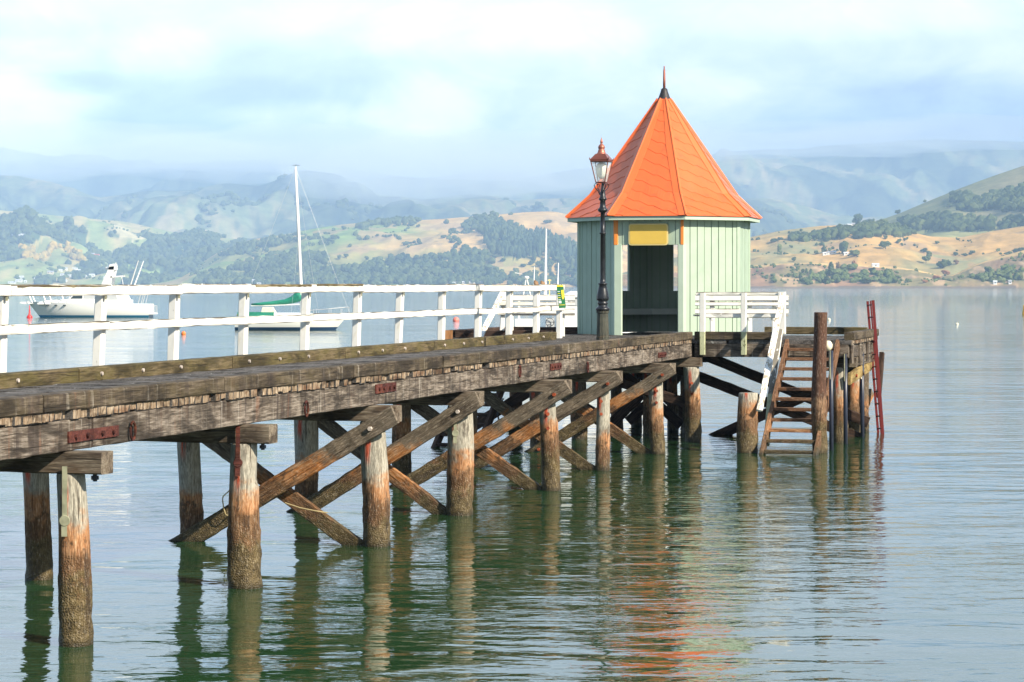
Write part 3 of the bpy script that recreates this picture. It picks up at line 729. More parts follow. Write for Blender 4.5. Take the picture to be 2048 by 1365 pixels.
# wall k spans vertices k -> k+1 ; front doorway wall is k=-1
def wall(k, zones, boards=9, name='wall'):
    """zones: list of (u0,u1,z0,z1) solid panels along the wall"""
    a, b_ = kv(k), kv(k + 1); L = (b_ - a).length; ux = (b_ - a).normalized(); nz = Vector((math.sin(A0 + (k + .5) * math.pi / 4), -math.cos(A0 + (k + .5) * math.pi / 4), 0))
    mb = MB()
    def pt(u, z, off): return a + ux * u + nz * off + Vector((0, 0, z))
    def pbox(u0, u1, z0, z1, o0, o1, mi=0):
        vs = [pt(u, z, o) for z in (z0, z1) for o in (o0, o1) for u in (u0, u1)]
        mb.add(vs, [(0, 1, 3, 2), (4, 6, 7, 5), (0, 4, 5, 1), (2, 3, 7, 6), (0, 2, 6, 4), (1, 5, 7, 3)], mi)
    bw = L / boards
    for (u0, u1, z0, z1) in zones:
        pbox(u0, u1, z0, z1, -.075, -.03, 1)
        i0 = int(u0 / bw + 1e-6)
        for i in range(boards):
            x0 = max(i * bw + .009, u0); x1 = min((i + 1) * bw - .009, u1)
            if x1 - x0 > .02: pbox(x0 + .03, x0 + .055, z0 + .003, z1 - .003, -.088, -.0755, 0); pbox(x0, x1, z0 + .002, z1, -.029, -.006 + .004 * ((i * 7) % 3 - 1), 0)
    return mb.build(name, [M['mint'], M['mint_in']], kio)
Lw = 2 * RK * math.sin(math.pi / 8)
dz = 4.09 - KC.z
wt = ZE - .015
for k in (0, 1, 2, -2, 5):
    wall(k, [(0, Lw, 0, wt)], 8)
wall(-1, [(0, Lw, dz, wt)], 9)
# two back walls with unglazed openings
z0w = 3.07 - KC.z; z1w = 4.22 - KC.z
for k in (3, 4):
    hole = (.28, .885)
    if k == 4: hole = (.55, 1.15)
    wall(k, [(0, Lw, 0, z0w), (0, Lw, z1w, wt), (0, hole[0], z0w + .001, z1w - .001), (hole[1], Lw, z0w + .001, z1w - .001)], 8)
# corner posts
for k in range(8):
    r = RK + .012
    p = kv(k, r)
    ww = .085
    t1 = (kv(k + 1) - kv(k)).normalized(); t0 = (kv(k - 1) - kv(k)).normalized()
    front_ = k in (0, 7)
    mb = MB()
    w1 = .15 if k == 7 else .08; w0 = .08 if k == 7 else (.11 if k == 0 else .08)
    ins = .055 if k in (7, 0) else .03
    q = [kv(k, r), kv(k, r) + t1 * w1, kv(k, r - ins) + t1 * w1, kv(k, r - ins), kv(k, r - ins) + t0 * w0, kv(k, r) + t0 * w0]
    zt_ = wt - .004
    if k in (0, 7): zt_ = dz + .01
    n = 6; vs = [v + Vector((0, 0, .001)) for v in q] + [v + Vector((0, 0, zt_)) for v in q]
    mb.add(vs, [tuple(range(n))[::-1], tuple(range(n, 2 * n))] + [(i, (i + 1) % n, (i + 1) % n + n, i + n) for i in range(n)])
    mb.build('corner_post', M['mint_trim' if k in (0, 7) else 'mint'], kio)
    if k in (0, 7):
        tt = t1 if k == 7 else t0
        wa_, wb_ = (.07, .03) if k == 7 else (.012, .055)
        q = [kv(k, r + .006), kv(k, r + .006) + t1 * wa_, kv(k, r - .05) + t1 * wa_, kv(k, r - .05), kv(k, r - .05) + t0 * wb_, kv(k, r + .006) + t0 * wb_]
        vs = [v + Vector((0, 0, dz + .002)) for v in q] + [v + Vector((0, 0, wt - .004)) for v in q]
        MB().add(vs, [tuple(range(n))[::-1], tuple(range(n, 2 * n))] + [(i, (i + 1) % n, (i + 1) % n + n, i + n) for i in range(n)]).build('corner_trim', M['orange_trim'], kio)
# doorway lintel board
# bench along back walls, floor
mb = MB()
for k in (2, 3, 4, 5):
    a, b_ = kv(k, RK - .09), kv(k + 1, RK - .09); c, d_ = kv(k + 1, RK - .62), kv(k, RK - .62)
    zs0, zs1 = .50, .555
    vs = [v + Vector((0, 0, z)) for z in (zs0, zs1) for v in (a, b_, c, d_)]
    mb.add(vs, [(0, 3, 2, 1), (4, 5, 6, 7), (3, 7, 6, 2)])
    vs = [v + Vector((0, 0, z)) for z in (.42, zs0 - .002) for v in (kv(k, RK - .64), kv(k + 1, RK - .64), kv(k + 1, RK - .62), kv(k, RK - .62))]
    mb.add(vs, [(0, 1, 5, 4), (0, 4, 7, 3), (3, 7, 6, 2), (0, 3, 2, 1)])
mb.build('bench', M['bench_paint'], kio)
MB().add([kv(k, RK - .05, wt - .02) for k in range(8)], [tuple(range(8))]).build('ceiling', M['mint_in'], kio)
# roof
RE, RN, RT = 2.27, 1.70, .15
ZN, ZT = 5.235 - KC.z, 7.43 - KC.z
cosa = math.cos(math.pi / 8); tana = math.tan(math.pi / 8)
L1_ = math.hypot((RE - RN) * cosa, ZN - ZE); L2_ = math.hypot((RN - RT) * cosa, ZT - ZN)
def rp(v):
    """distance up the slope -> apothem, height, and outward normal (r,z)"""
    def seg(r0, z0, r1, z1, t, L):
        dr, dz_ = (r1 - r0), (z1 - z0); n_ = Vector((dz_, -dr)).normalized()
        return (r0 + dr * t / L, z0 + dz_ * t / L, n_)
    if v < L1_: return seg(RE * cosa, ZE, RN * cosa, ZN, v, L1_)
    return seg(RN * cosa, ZN, RT * cosa, ZT, min(v - L1_, L2_), L2_)
def roofpt(k, u, v, off):
    r, z, n_ = rp(max(v, 0)); hw = r * tana
    if v < 0:
        pass
    u = max(-hw + .0, min(hw - .0, u))
    a = A0 + (k + .5) * math.pi / 4; nx = Vector((math.sin(a), -math.cos(a), 0)); tx = Vector((math.cos(a), math.sin(a), 0))
    return nx * (r + n_[0] * off) + tx * u + Vector((0, 0, z + n_[1] * off))
for k in range(8):
    mb = MB()
    for (va, vb) in ((0, L1_ - 1e-4), (L1_, L1_ + L2_)):
        ra, rb2 = rp(va)[0] * tana, rp(vb)[0] * tana
        mb.add([roofpt(k, -ra, va, 0), roofpt(k, ra, va, 0), roofpt(k, rb2, vb, 0), roofpt(k, -rb2, vb, 0)], [(0, 1, 2, 3)])
    pitch = .30; per = .34; flat = .10; drop = .155; sg_ = -1 if k == 6 else 1
    def stair(x):
        q_ = (x + 40 * per) / per; n_ = math.floor(q_); f_ = (q_ - n_) * per
        return (n_ - 40) * drop + (0 if f_ < flat else drop * (f_ - flat) / (per - flat))
    VT = L1_ + L2_
    for j in range(-9, 24):
        base = j * pitch + (k * .09) % .2
        hw0 = RE * cosa * tana
        knots = sorted(set([-hw0, hw0] + [i_ * per + d_ for i_ in range(-5, 6) for d_ in (0, flat) if -hw0 < i_ * per + d_ < hw0]))
        pts_ = []
        for a_, b2 in zip(knots[:-1], knots[1:]):
            for q_ in range(4): pts_.append(a_ + (b2 - a_) * q_ / 4)
        pts_.append(knots[-1])
        runs = []; cur = []
        for x in pts_:
            v_ = base - sg_ * stair(x) if sg_ > 0 else base - stair(-x)
            ok = .0 <= v_ < VT - .28 and abs(x) < rp(v_)[0] * tana - .01
            if ok: cur.append((x, v_))
            elif cur: runs.append(cur); cur = []
        if cur: runs.append(cur)
        for run_ in runs:
            if len(run_) < 2: continue
            lo = [roofpt(k, x, v_, .009) for x, v_ in run_]; sk = [roofpt(k, x, v_, .001) for x, v_ in run_]
            hi = [roofpt(k, x, min(v_ + pitch * 1.02, VT), .002) for x, v_ in run_]
            n_ = len(run_); fs = []
            for i_ in range(n_ - 1):
                fs.append((i_, i_ + 1, n_ + i_ + 1, n_ + i_)); fs.append((2 * n_ + i_, 2 * n_ + i_ + 1, i_ + 1, i_))
            mb.add(lo + hi + sk, fs)
    mb.build('roof_panel', M['orange'], kio)
# hip cappings
for k in range(8):
    mb = MB()
    for side in (-1, 1):
        kk = k if side > 0 else k - 1
        prev = None
        for v in (0, L1_ * .5, L1_, L1_ + .3, L1_ + L2_ * .5, L1_ + L2_):
            r = rp(v)[0] * tana; wd = min(.155 if (side < 0 or k == 7) else .04, r * .95)
            if side > 0: a, b_ = roofpt(kk, -r, v, .026), roofpt(kk, -r + wd, v, .015); c = roofpt(kk, -r + wd, v, .004)
            else: a, b_ = roofpt(kk, r, v, .026), roofpt(kk, r - wd, v, .015); c = roofpt(kk, r - wd, v, .004)
            cur = (a, b_, c)
            if prev:
                mb.add([prev[0], prev[1], cur[1], cur[0]], [(0, 1, 2, 3)]); mb.add([prev[1], prev[2], cur[2], cur[1]], [(0, 1, 2, 3)])
            prev = cur
    cc = [kv(k, RE + .012, ZE + .025)]
    for (ra, za, rb3, zb3) in ((RE, ZE, RN, ZN), (RN, ZN, RT, ZT)):
        pa = kv(k, ra + .015, za + .026); pb_ = kv(k, rb3 + .012, zb3 + .026)
        mb.tube([pa, pb_], .017, 8)
    mb.build('hip_cap', M['orange_hip'], kio)
# fascia ring and soffit
mb = MB(); fi, fo, fz0, fz1 = RE - .10, RE - .035, ZE - .085, ZE - .004
for k in range(8):
    vs = [kv(k, fo, fz0), kv(k + 1, fo, fz0), kv(k + 1, fo, fz1), kv(k, fo, fz1), kv(k, fi, fz0), kv(k + 1, fi, fz0), kv(k + 1, fi, fz1), kv(k, fi, fz1)]
    mb.add(vs, [(0, 1, 2, 3), (5, 4, 7, 6), (4, 5, 1, 0), (3, 2, 6, 7)])
    mb.add([kv(k, fi, fz0 + .03), kv(k + 1, fi, fz0 + .03), kv(k + 1, RK - .08, fz0 + .03), kv(k, RK - .08, fz0 + .03)], [(3, 2, 1, 0)])
mb.build('fascia', M['mint_trim'], kio)
MB().lathe([(.20, ZT - .10), (.165, ZT - .02), (.12, ZT + .08), (.085, ZT + .18), (.07, ZT + .245), (.03, ZT + .27)], 8).build('roof_cap', M['lead'], kio, smooth=True)
MB().lathe([(.03, ZT + .26), (.03, ZT + .45), (.024, ZT + .66), (.012, ZT + .73), (.018, ZT + .745), (.01, ZT + .77)], 10).build('finial', M['copper_hi'], kio, smooth=True)
# yellow sign board over the doorway
a, b_ = kv(-1), kv(0); ux = (b_ - a).normalized(); nz = Vector((math.sin(A0 - math.pi / 8), -math.cos(A0 - math.pi / 8), 0))
cz = (PZ(469.5, 49.55)) - KC.z
ctr = KC + a.lerp(b_, .50) + nz * .02 + Vector((0, 0, cz))
sg = thing('sign_board', 'blank yellow rounded sign board mounted above the kiosk doorway', 'sign', ctr)
def rrect(w, h, r, n=5):
    out = []
    for cx, cy, a0 in ((w/2-r, h/2-r, 0), (-w/2+r, h/2-r, 90), (-w/2+r, -h/2+r, 180), (w/2-r, -h/2+r, 270)):
        for i in range(n + 1):
            t = R(a0 + 90 * i / n); out.append((cx + r * math.cos(t), cy + r * math.sin(t)))
    return out
def plate(w, h, r, o0, o1, name, mat):
    pts = rrect(w, h, r); n = len(pts)
    vs = [ux * x + nz * o0 + Vector((0, 0, y)) for x, y in pts] + [ux * x + nz * o1 + Vector((0, 0, y)) for x, y in pts]
    MB().add(vs, [tuple(range(n, 2 * n))] + [(i, (i + 1) % n, (i + 1) % n + n, i + n) for i in range(n)]).build(name, mat, sg)
plate(.88, .475, .06, .0, .03, 'border', M['yellow_edge']); plate(.82, .42, .04, .03, .036, 'face', M['yellow'])

# ------------------------------------------------------------------ boats
def hull(L, B, fb_b, fb_s, rake, n=26, keel=.5, tr=.75, flare=.25):
    """x: stern 0 -> bow L ; returns MB closed with deck"""
    mb = MB(); secs = []
    for i in range(n + 1):
        t = i / n; x = L * t
        hb = B / 2 * (tr + (1 - tr) * math.sin(min(1, t / .45) * math.pi / 2)) * (1 - max(0, (t - .45) / .55) ** 2.2)
        hb = max(hb, .015)
        fb = fb_s + (fb_b - fb_s) * t ** 2
        sec = []
        for j, (q, zq) in enumerate(((0, -keel), (.55, -keel * .55), (.86 - flare * t * .8, 0.0), (.93 - flare * t * .45, .25 * fb), (1 - .04 * t, .65 * fb), (1.0, fb))):
            xo = rake * max(0, (t - .6) / .4) ** 1.5 * (zq / fb - 1 if zq < fb else 0)
            sec.append((x + xo, hb * q, zq))
        secs.append(sec)
    m_ = 6
    for s in (1, -1):
        vs = [(x, s * y, z) for sec in secs for x, y, z in sec]
        fs = []
        for i in range(n):
            for j in range(m_ - 1):
                f = (i*m_+j, (i+1)*m_+j, (i+1)*m_+j+1, i*m_+j+1)
                fs.append(f if s < 0 else f[::-1])
        mb.add(vs, fs)
    dk = [(sec[-1][0], sec[-1][1], sec[-1][2]) for sec in secs] + [(sec[-1][0], -sec[-1][1], sec[-1][2]) for sec in secs]
    mb.add(dk, [(i, i + 1, n + 1 + i + 1, n + 1 + i) for i in range(n)])
    s0 = secs[0]; mb.add([(x, y, z) for x, y, z in s0] + [(x, -y, z) for x, y, z in s0], [(0, 1, 7, 6), (1, 2, 8, 7), (2, 3, 9, 8), (3, 4, 10, 9), (4, 5, 11, 10)])
    return mb
def prism(poly, y0, y1, taper=1.0):
    """polygon in x,z extruded over y"""
    n = len(poly); cx = sum(p[0] for p in poly) / n
    vs = [(x, y0, z) for x, z in poly] + [(x, y1, z) for x, z in poly]
    return vs, [tuple(range(n)), tuple(range(n, 2 * n))[::-1]] + [(i, i + n, (i + 1) % n + n, (i + 1) % n) for i in range(n)]

# motor cruiser, bow to the left
Yc = 225.0; sc = F / Yc
def cz_(py): return HC - (py - Y0) / sc
x_stern = (302 - 1024) / sc
cru = thing('motor_cruiser', 'white motor cruiser with radar arch and blue waterline moored at the far left', 'motor boat', (x_stern, Yc, 0))
def cx(px): return (302 - px) / sc            # forward = left on the picture
MC = Matrix.Translation((x_stern, Yc, 0)) @ Matrix.Rotation(math.pi, 4, 'Z')
hull(cx(54), 3.9, 1.62, 1.35, 1.3, tr=.85).build('hull', M['hull_blue'], cru, MC, smooth=True)
def cpr(name, poly, hw, mat, y=0.0, par=None):
    pts = [(cx(a), cz_(b)) for a, b in poly]; vs, fs = prism(pts, y - hw, y + hw)
    return MB().add(vs, fs).build(name, mat, par or cru, MC)
cpr('foredeck', [(80, 606), (95, 601.5), (120, 599.5), (262, 600), (262, 609), (80, 609)], 1.25, M['grp'])
cab = cpr('cabin', [(139, 600.5), (157, 586.5), (250, 586.5), (262, 608), (139, 608)], 1.35, M['grp'])
for sgy in (-1, 1):
    for po in ([(146, 597.5), (155, 589), (170, 589), (170, 597.5)], [(173, 597.5), (173, 589), (204, 589), (204, 597.5)]):
        cpr('window', po, .02, M['boatglass'] if po[0][0] < 172 else M['grp_line'], sgy * 1.36, cab)
    cpr('window', [(208, 599.5), (208, 588.5), (236, 588.5), (241, 599.5)], .02, M['grp_line'], sgy * 1.36, cab)
    for px, py in ((100, 610.3), (118, 610.6), (136, 611)):
        q = Vector((cx(px), sgy * (1.62 if px > 110 else 1.35), cz_(py)))
    for w0, w1 in ((97, 103), (115, 121), (133, 139)):
        hbx = 1.30 if w0 < 100 else (1.55 if w0 < 120 else 1.72)
        cpr('porthole', [(w0, 611.4), (w0 + 1, 609.5), (w1 - 1, 609.5), (w1, 611.4)], .12, M['boatglass'], sgy * hbx, cru)
cpr('flybridge', [(160, 586), (168, 574), (198, 572), (205, 577), (250, 577), (252, 586)], 1.25, M['grp'])
cpr('radar_arch', [(203, 577), (222, 534), (232, 533), (229, 548), (224, 577)], .10, M['grp'], -.9); cpr('radar_arch', [(203, 577), (222, 534), (232, 533), (229, 548), (224, 577)], .10, M['grp'], .9)
cpr('arch_top', [(220, 540), (222, 530), (231, 528), (232, 540)], 1.0, M['grp'])
MB().lathe([(.02, 0), (.32, .02), (.36, .14), (.30, .26), (.05, .30)], 14, (cx(217), 0)).build('radar_dome', M['grp'], cru, MC @ Matrix.Translation((0, 0, cz_(540))), smooth=True)
cpr('arch_shelf', [(224, 553.5), (247, 551.5), (247, 554), (224, 556)], 1.0, M['grp'])
MB().tube([(cx(232), .3, cz_(534)), (cx(233), .3, cz_(525))], .03, 6).tube([(cx(265), 1.2, cz_(571)), (cx(282), 1.6, cz_(522))], [.07, .04], 6).tube([(cx(246), .9, cz_(553)), (cx(251), .9, cz_(577))], .03, 6).tube([(cx(265), -1.2, cz_(571)), (cx(282), -1.6, cz_(522))], [.07, .04], 6).build('aerial', M['grp'], cru, MC)
rl_ = MB()
for sgy in (-1, 1):
    yb = lambda px: sgy * (1.7 if px > 110 else .4 + 1.3 * (px - 50) / 60)
    rl_.tube([(cx(57), yb(57), cz_(591)), (cx(75), yb(75), cz_(592)), (cx(140), yb(140), cz_(593))], .03, 6)
    for px in (66, 97, 135): rl_.tube([(cx(px - 4), yb(px), cz_(592)), (cx(px + 2), yb(px), cz_(606))], .03, 6)
    rl_.tube([(cx(290), sgy * 1.4, cz_(575)), (cx(281), sgy * 1.4, cz_(607))], .035, 6); rl_.tube([(cx(295), sgy * 1.4, cz_(575)), (cx(287), sgy * 1.4, cz_(607))], .035, 6)
    rl_.tube([(cx(301), sgy * 1.5, cz_(611)), (cx(309), sgy * 1.5, cz_(612)), (cx(309), sgy * 1.5, cz_(627))], .035, 6); rl_.tube([(cx(305), sgy * 1.5, cz_(612)), (cx(305), sgy * 1.5, cz_(627))], .03, 6)
rl_.build('guard_rail', M['chrome'], cru, MC)
cpr('bow_platform', [(40, 606.5), (44, 604), (72, 604), (72, 608), (50, 608.5)], .35, M['grp'])
cpr('swim_platform', [(298, 626), (311, 626), (311, 629), (298, 629)], 1.5, M['grp'])

# sailing yacht, bow to the right
Yy = 162.0; sy = F / Yy
def yz(py): return HC - (py - Y0) / sy
ys = (472 - 1024) / sy
yac = thing('sailing_yacht', 'white sailing yacht with tall mast and green sail cover behind the railing', 'sailing boat', (ys, Yy, 0))
def yx(px): return (px - 472) / sy
MY = Matrix.Translation((ys, Yy, 0))
hull(yx(699), 2.6, 1.18, .95, 1.0, tr=.6, keel=.4).build('hull', M['hull_navy'], yac, MY, smooth=True)
def ypr(name, poly, hw, mat, y=0.0): 
    vs, fs = prism([(yx(a), yz(b)) for a, b in poly], y - hw, y + hw); return MB().add(vs, fs).build(name, mat, yac, MY)
ypr('cabin_trunk', [(545, 634), (548, 626), (615, 626), (640, 630), (648, 634)], .75, M['grp'])
ypr('sprayhood', [(524, 626), (527, 614.5), (546, 614.5), (552, 626)], .6, M['cream'])
ypr('cockpit_cloth', [(478, 632), (478, 624.5), (550, 624.5), (550, 632)], .95, M['sail_green'])
MB().tube([(yx(604), 0, yz(634)), (yx(603), 0, yz(600)), (yx(597), 0, yz(460)), (yx(591), 0, yz(334))], [.13, .13, .12, .075], 10).build('mast', M['grp'], yac, MY, smooth=True)
MB().tube([(yx(587), 0, yz(473)), (yx(609), 0, yz(472))], .03, 6).build('spreader', M['grp_line'], yac, MY)
MB().tube([(yx(591), 0, yz(335)), (yx(592), 0, yz(329))], .015, 6).tube([(yx(585), 0, yz(331)), (yx(600), 0, yz(331))], .015, 6).build('masthead_vane', M['black_metal'], yac, MY)
cov = [(503, 609.5, .07), (520, 608.5, .11), (545, 606.5, .14), (570, 604, .18), (585, 600, .26), (596, 594, .38), (602, 590, .40)]
MB().tube([(yx(a), 0, yz(b + 0)) for a, b, r in cov], [r for a, b, r in cov], 12).build('sail_cover', M['sail_green'], yac, MY, smooth=True)
MB().tube([(yx(502), 0, yz(612)), (yx(603), 0, yz(609))], .05, 8).build('boom', M['grp'], yac, MY)
rg = MB()
for a, b_, yy in (((591, 336), (699, 626), 0), ((591, 336), (478, 630), 0), ((592, 345), (640, 629), -.9), ((597, 472), (618, 629), .9), ((592, 345), (598, 629), 1.1), ((597, 472), (585, 629), -1.0)):
    rg.tube([(yx(a[0]), 0, yz(a[1])), (yx(b_[0]), yy, yz(b_[1]))], .007, 5)
rg.build('rigging', M['chrome'], yac, MY)
pr_ = MB()
for sgy in (-1, 1):
    pr_.tube([(yx(610), sgy * 1.15, yz(622)), (yx(660), sgy * .9, yz(618)), (yx(690), sgy * .3, yz(615)), (yx(698), 0, yz(615))], .025, 6)
    for px, yy in ((630, 1.1), (660, .9), (683, .45)): pr_.tube([(yx(px), sgy * yy, yz(631)), (yx(px), sgy * yy, yz(618))], .02, 6)
pr_.tube([(yx(698), 0, yz(627)), (yx(698), 0, yz(615))], .02, 6)
pr_.build('guard_rail', M['chrome'], yac, MY)

# launch moored behind the head, stern cockpit towards us
Yb = 90.0; sb = F / Yb
def bz(py): return HC - (py - Y0) / sb
bx0 = (1030 - 1024) / sb
lau = thing('launch', 'white launch with aerials and steering wheel moored behind the left side of the kiosk', 'motor boat', (bx0, Yb, 0))
MLa = Matrix.Translation((bx0, Yb, 0))
def bx(px): return (px - 1030) / sb
hull(7.5, 2.9, 1.45, 1.05, .9, tr=.88).build('hull', M['hull_blue'], lau, MLa, smooth=True)
def bpr(name, poly, y0, y1, mat):
    vs, fs = prism([(bx(a), bz(b)) for a, b in poly], y0, y1); return MB().add(vs, fs).build(name, mat, lau, MLa)
bpr('cabin', [(1126, 680), (1128, 590), (1140, 583), (1290, 583), (1340, 660), (1340, 680)], -1.1, 1.1, M['grp'])
bpr('cabin_roof', [(1034, 597), (1034, 591), (1300, 586), (1300, 592)], -1.2, 1.2, M['grp'])
bpr('cockpit_side', [(1030, 680), (1030, 637), (1068, 637), (1068, 655), (1128, 655), (1128, 680)], -1.3, -1.22, M['grp'])
bpr('console', [(1090, 680), (1091, 636), (1109, 636), (1112, 680)], -.9, -.1, M['grp_line'])
for px in (1036, 1126): bpr('roof_post', [(px, 640), (px, 595), (px + 4, 595), (px + 4, 640)], -1.2, -1.1, M['grp'])
bpr('window', [(1136, 611), (1137, 594), (1165, 592), (1165, 611)], -1.13, -1.1, M['grp_line'])
MB().tube([(bx(1099) + .16 * math.cos(t), -1.0, bz(644) + .16 * math.sin(t)) for t in [i * math.pi / 8 for i in range(17)]], .015, 6).tube([(bx(1099) - .15, -1.0, bz(644)), (bx(1099) + .15, -1.0, bz(644))], .012, 5).tube([(bx(1099), -1.0, bz(644)), (bx(1099) + .06, -1.0, bz(644) - .15)], .012, 5).build('steering_wheel', M['black_metal'], lau, MLa)
for a, b_, c, d_, r in ((1092.5, 458, 1090.5, 590, .045), (1069, 533, 1067, 590, .02), (1117, 526, 1115, 590, .025), (1045, 549, 1030, 546, .01)):
    MB().tube([(bx(c), .1, bz(d_)), (bx(a), .1, bz(b_))], [r * 1.5, r * .6], 8).build('aerial', M['grp'], lau, MLa)
MB().lathe([(.02, 0), (.10, .01), (.11, .06), (.08, .1), (.02, .11)], 12, (bx(1053), 0)).build('radar_dome', M['grp'], lau, MLa @ Matrix.Translation((0, 0, bz(558))), smooth=True)
MB().tube([(bx(1052), 0, bz(558)), (bx(1047), 0, bz(590))], .02, 6).tube([(bx(1054), 0, bz(558)), (bx(1061), 0, bz(590))], .02, 6).build('radar_stand', M['grp'], lau, MLa)
for px, py in ((1072, 566), (1085, 567)):
    MB().tube([(bx(px - 3), 0, bz(py - 5)), (bx(px), 0, bz(py)), (bx(px + 4), 0, bz(py + 14))], [.03, .10, .08], 10).build('canvas_roll', M['brown_cover'], lau, MLa, smooth=True)
MB().tube([(bx(1099), 0, bz(590)), (bx(1099), 0, bz(559))], .02, 6).tube([(bx(1095.5), 0, bz(561)), (bx(1102.5), 0, bz(561))], .025, 6).build('deck_light', M['yellow_edge'], lau, MLa)

# buoys
def buoy(px, py, Y, r, mat, label, kind='ball', name='buoy'):
    base = Vector((PX(px, Y), Y, 0)); mb = MB()
    if kind == 'ball':
        mb.lathe([(.02, -r * .5), (r * .8, -r * .3), (r, r * .25), (r * .85, r * .8), (r * .45, r * 1.2), (.03, r * 1.3)], 16)
    elif kind == 'spar':
        mb.lathe([(r * .9, -.3), (r, .0), (r * .95, .35 * r), (r * .35, r * 1.1), (r * .22, r * 2.4), (.03, r * 4.1)], 16)
    else:
        mb.lathe([(r, -.3), (r, .1), (r * .75, .5), (r * .7, r * 3.6), (r * .3, r * 4.2)], 12)
    o = mb.build(name, mat, None, Matrix.Translation(base), smooth=True)
    return tag(o, label, 'buoy')
def Yw(py): return F * HC / (py - Y0)
buoy(59, 636, Yw(636), .30, M['red_buoy'], 'red pointed mooring buoy under the bow of the motor cruiser', 'spar')
buoy(367, 668, Yw(669), .16, M['orange_buoy'], 'small orange buoy seen through the railing left of the yacht')
buoy(477, 612, Yw(632), .20, M['yellow_buoy'], 'small yellow buoy just behind the yacht stern')
buoy(912, 642, Yw(643), .30, M['pink_buoy'], 'round pink mooring buoy left of the white launch')
buoy(1914, 650, Yw(650), .13, M['cream'], 'tiny white float alone on the open water at the right')
buoy(2049, 628, Yw(630), .26, M['yellow_buoy'], 'tall yellow marker buoy at the right edge of the picture', 'post')
buoy(1658, 640, Yw(641), .16, M['cream'], 'small cream buoy on the water just right of the tall mooring pile')


# ------------------------------------------------------------------ hills
def interp(lst, x):
    if x <= lst[0][0]: return lst[0][1]
    for (a, ya), (b_, yb) in zip(lst[:-1], lst[1:]):
        if x <= b_:
            t = (x - a) / (b_ - a); return ya + (yb - ya) * t
    return lst[-1][1]
def smooth_interp(lst, x, w=14):
    return (interp(lst, x - w) + 2 * interp(lst, x) + interp(lst, x + w)) / 4
def pip(poly, x, y):
    c = False; n = len(poly)
    for i in range(n):
        x1, y1 = poly[i]; x2, y2 = poly[(i + 1) % n]
        if (y1 > y) != (y2 > y) and x < (x2 - x1) * (y - y1) / (y2 - y1) + x1: c = not c
    return c
def fbm(x, y, z=0.0, o=5): return noise.fractal(Vector((x, y, z)), 1.0, 2.0, o, noise_basis='PERLIN_ORIGINAL')

GOLD, GOLD2, TAN, GREEN, OLIVE, FOREST, BLUEGR, CLIFF = ((.62, .38, .13), (.72, .49, .20), (.46, .31, .15), (.22, .33, .09), (.30, .30, .10), (.035, .065, .03), (.05, .075, .055), (.36, .22, .13))
def lerp3(a, b_, t): return tuple(x + (y - x) * t for x, y in zip(a, b_))

class Layer:
    def __init__(s, name, ridge, Dn, Df, x0, x1, step, rows, amp, nscale, g=.9, base_z=-1.5, seed=0, back=3, cover=None, benches=None):
        s.name, s.ridge, s.Dn, s.Df, s.x0, s.x1 = name, ridge, Dn, Df, x0, x1
        s.amp, s.ns, s.g, s.base_z, s.seed, s.cover, s.step, s.rows, s.back = amp, nscale, g, base_z, seed, cover, step, rows, back
    def D(s, t): return s.Dn + (s.Df - s.Dn) * t
    def z(s, px, t):
        D_ = s.D(min(t, 1)); tt = min(max(t, 0), 1)
        yr = smooth_interp(s.ridge, px); zr = HC - (yr - Y0) * s.Df / F
        h = s.base_z + (zr - s.base_z) * (tt ** s.g)
        X = PX(px, D_)
        wob = s.amp * (fbm(X / s.ns, D_ / s.ns, s.seed) + .35 * abs(fbm(X / (s.ns * .3), D_ / (s.ns * .45), s.seed + 5, 3)) - .1)
        wob -= s.amp * .9 * abs(fbm(X / (s.ns * .8) + .25 * fbm(X / s.ns, D_ / s.ns, 3.3, 2), D_ / (s.ns * 3.0), s.seed + 9, 3)) - s.amp * .2
        env = math.sin(math.pi * min(1, tt * 1.02)) ** .8 if tt < .98 else .06
        h += wob * max(env, .05 if tt > .5 else 0) * min(1, max(0, (zr + 5)) / (s.amp * 1.6))
        if t > 1: h -= (t - 1) * zr * 1.6
        return h
    def pt(s, px, t): D_ = s.D(t); return Vector((PX(px, D_), D_, s.z(px, t)))
    def row(s, px, t): p = s.pt(px, t); return Y0 - (p.z - HC) * F / p.y
    def find(s, px, py):
        best = None; n = 60
        for i in range(n + 1):
            t = i / n; r = s.row(px, t)
            if r <= py:
                return max(0, (i - .5) / n)
            if best is None or r < best[0]: best = (r, t)
        return best[1]
    def build(s, mat):
        nx = int((s.x1 - s.x0) / s.step) + 1; rows = [i / s.rows for i in range(s.rows + 1)] + [1 + .25 * (i + 1) for i in range(s.back)]
        vs = []; cols = []
        for t in rows:
            for i in range(nx):
                px = s.x0 + i * s.step; p = s.pt(px, t); vs.append(tuple(p))
                cols.append(s.cover(px, Y0 - (p.z - HC) * F / p.y, t, p))
        fs = [(j * nx + i, j * nx + i + 1, (j + 1) * nx + i + 1, (j + 1) * nx + i) for j in range(len(rows) - 1) for i in range(nx - 1)]
        me = bpy.data.meshes.new(s.name); me.from_pydata(vs, [], fs); me.materials.append(mat)
        ca = me.color_attributes.new('cover', 'FLOAT_COLOR', 'POINT')
        ca.data.foreach_set('color', [c for col in cols for c in (*col, 1.0)])
        for p in me.polygons: p.use_smooth = True
        o = bpy.data.objects.new(s.name, me); link(o, None, Matrix.Identity(4)); tag(o, kind='structure')
        return o
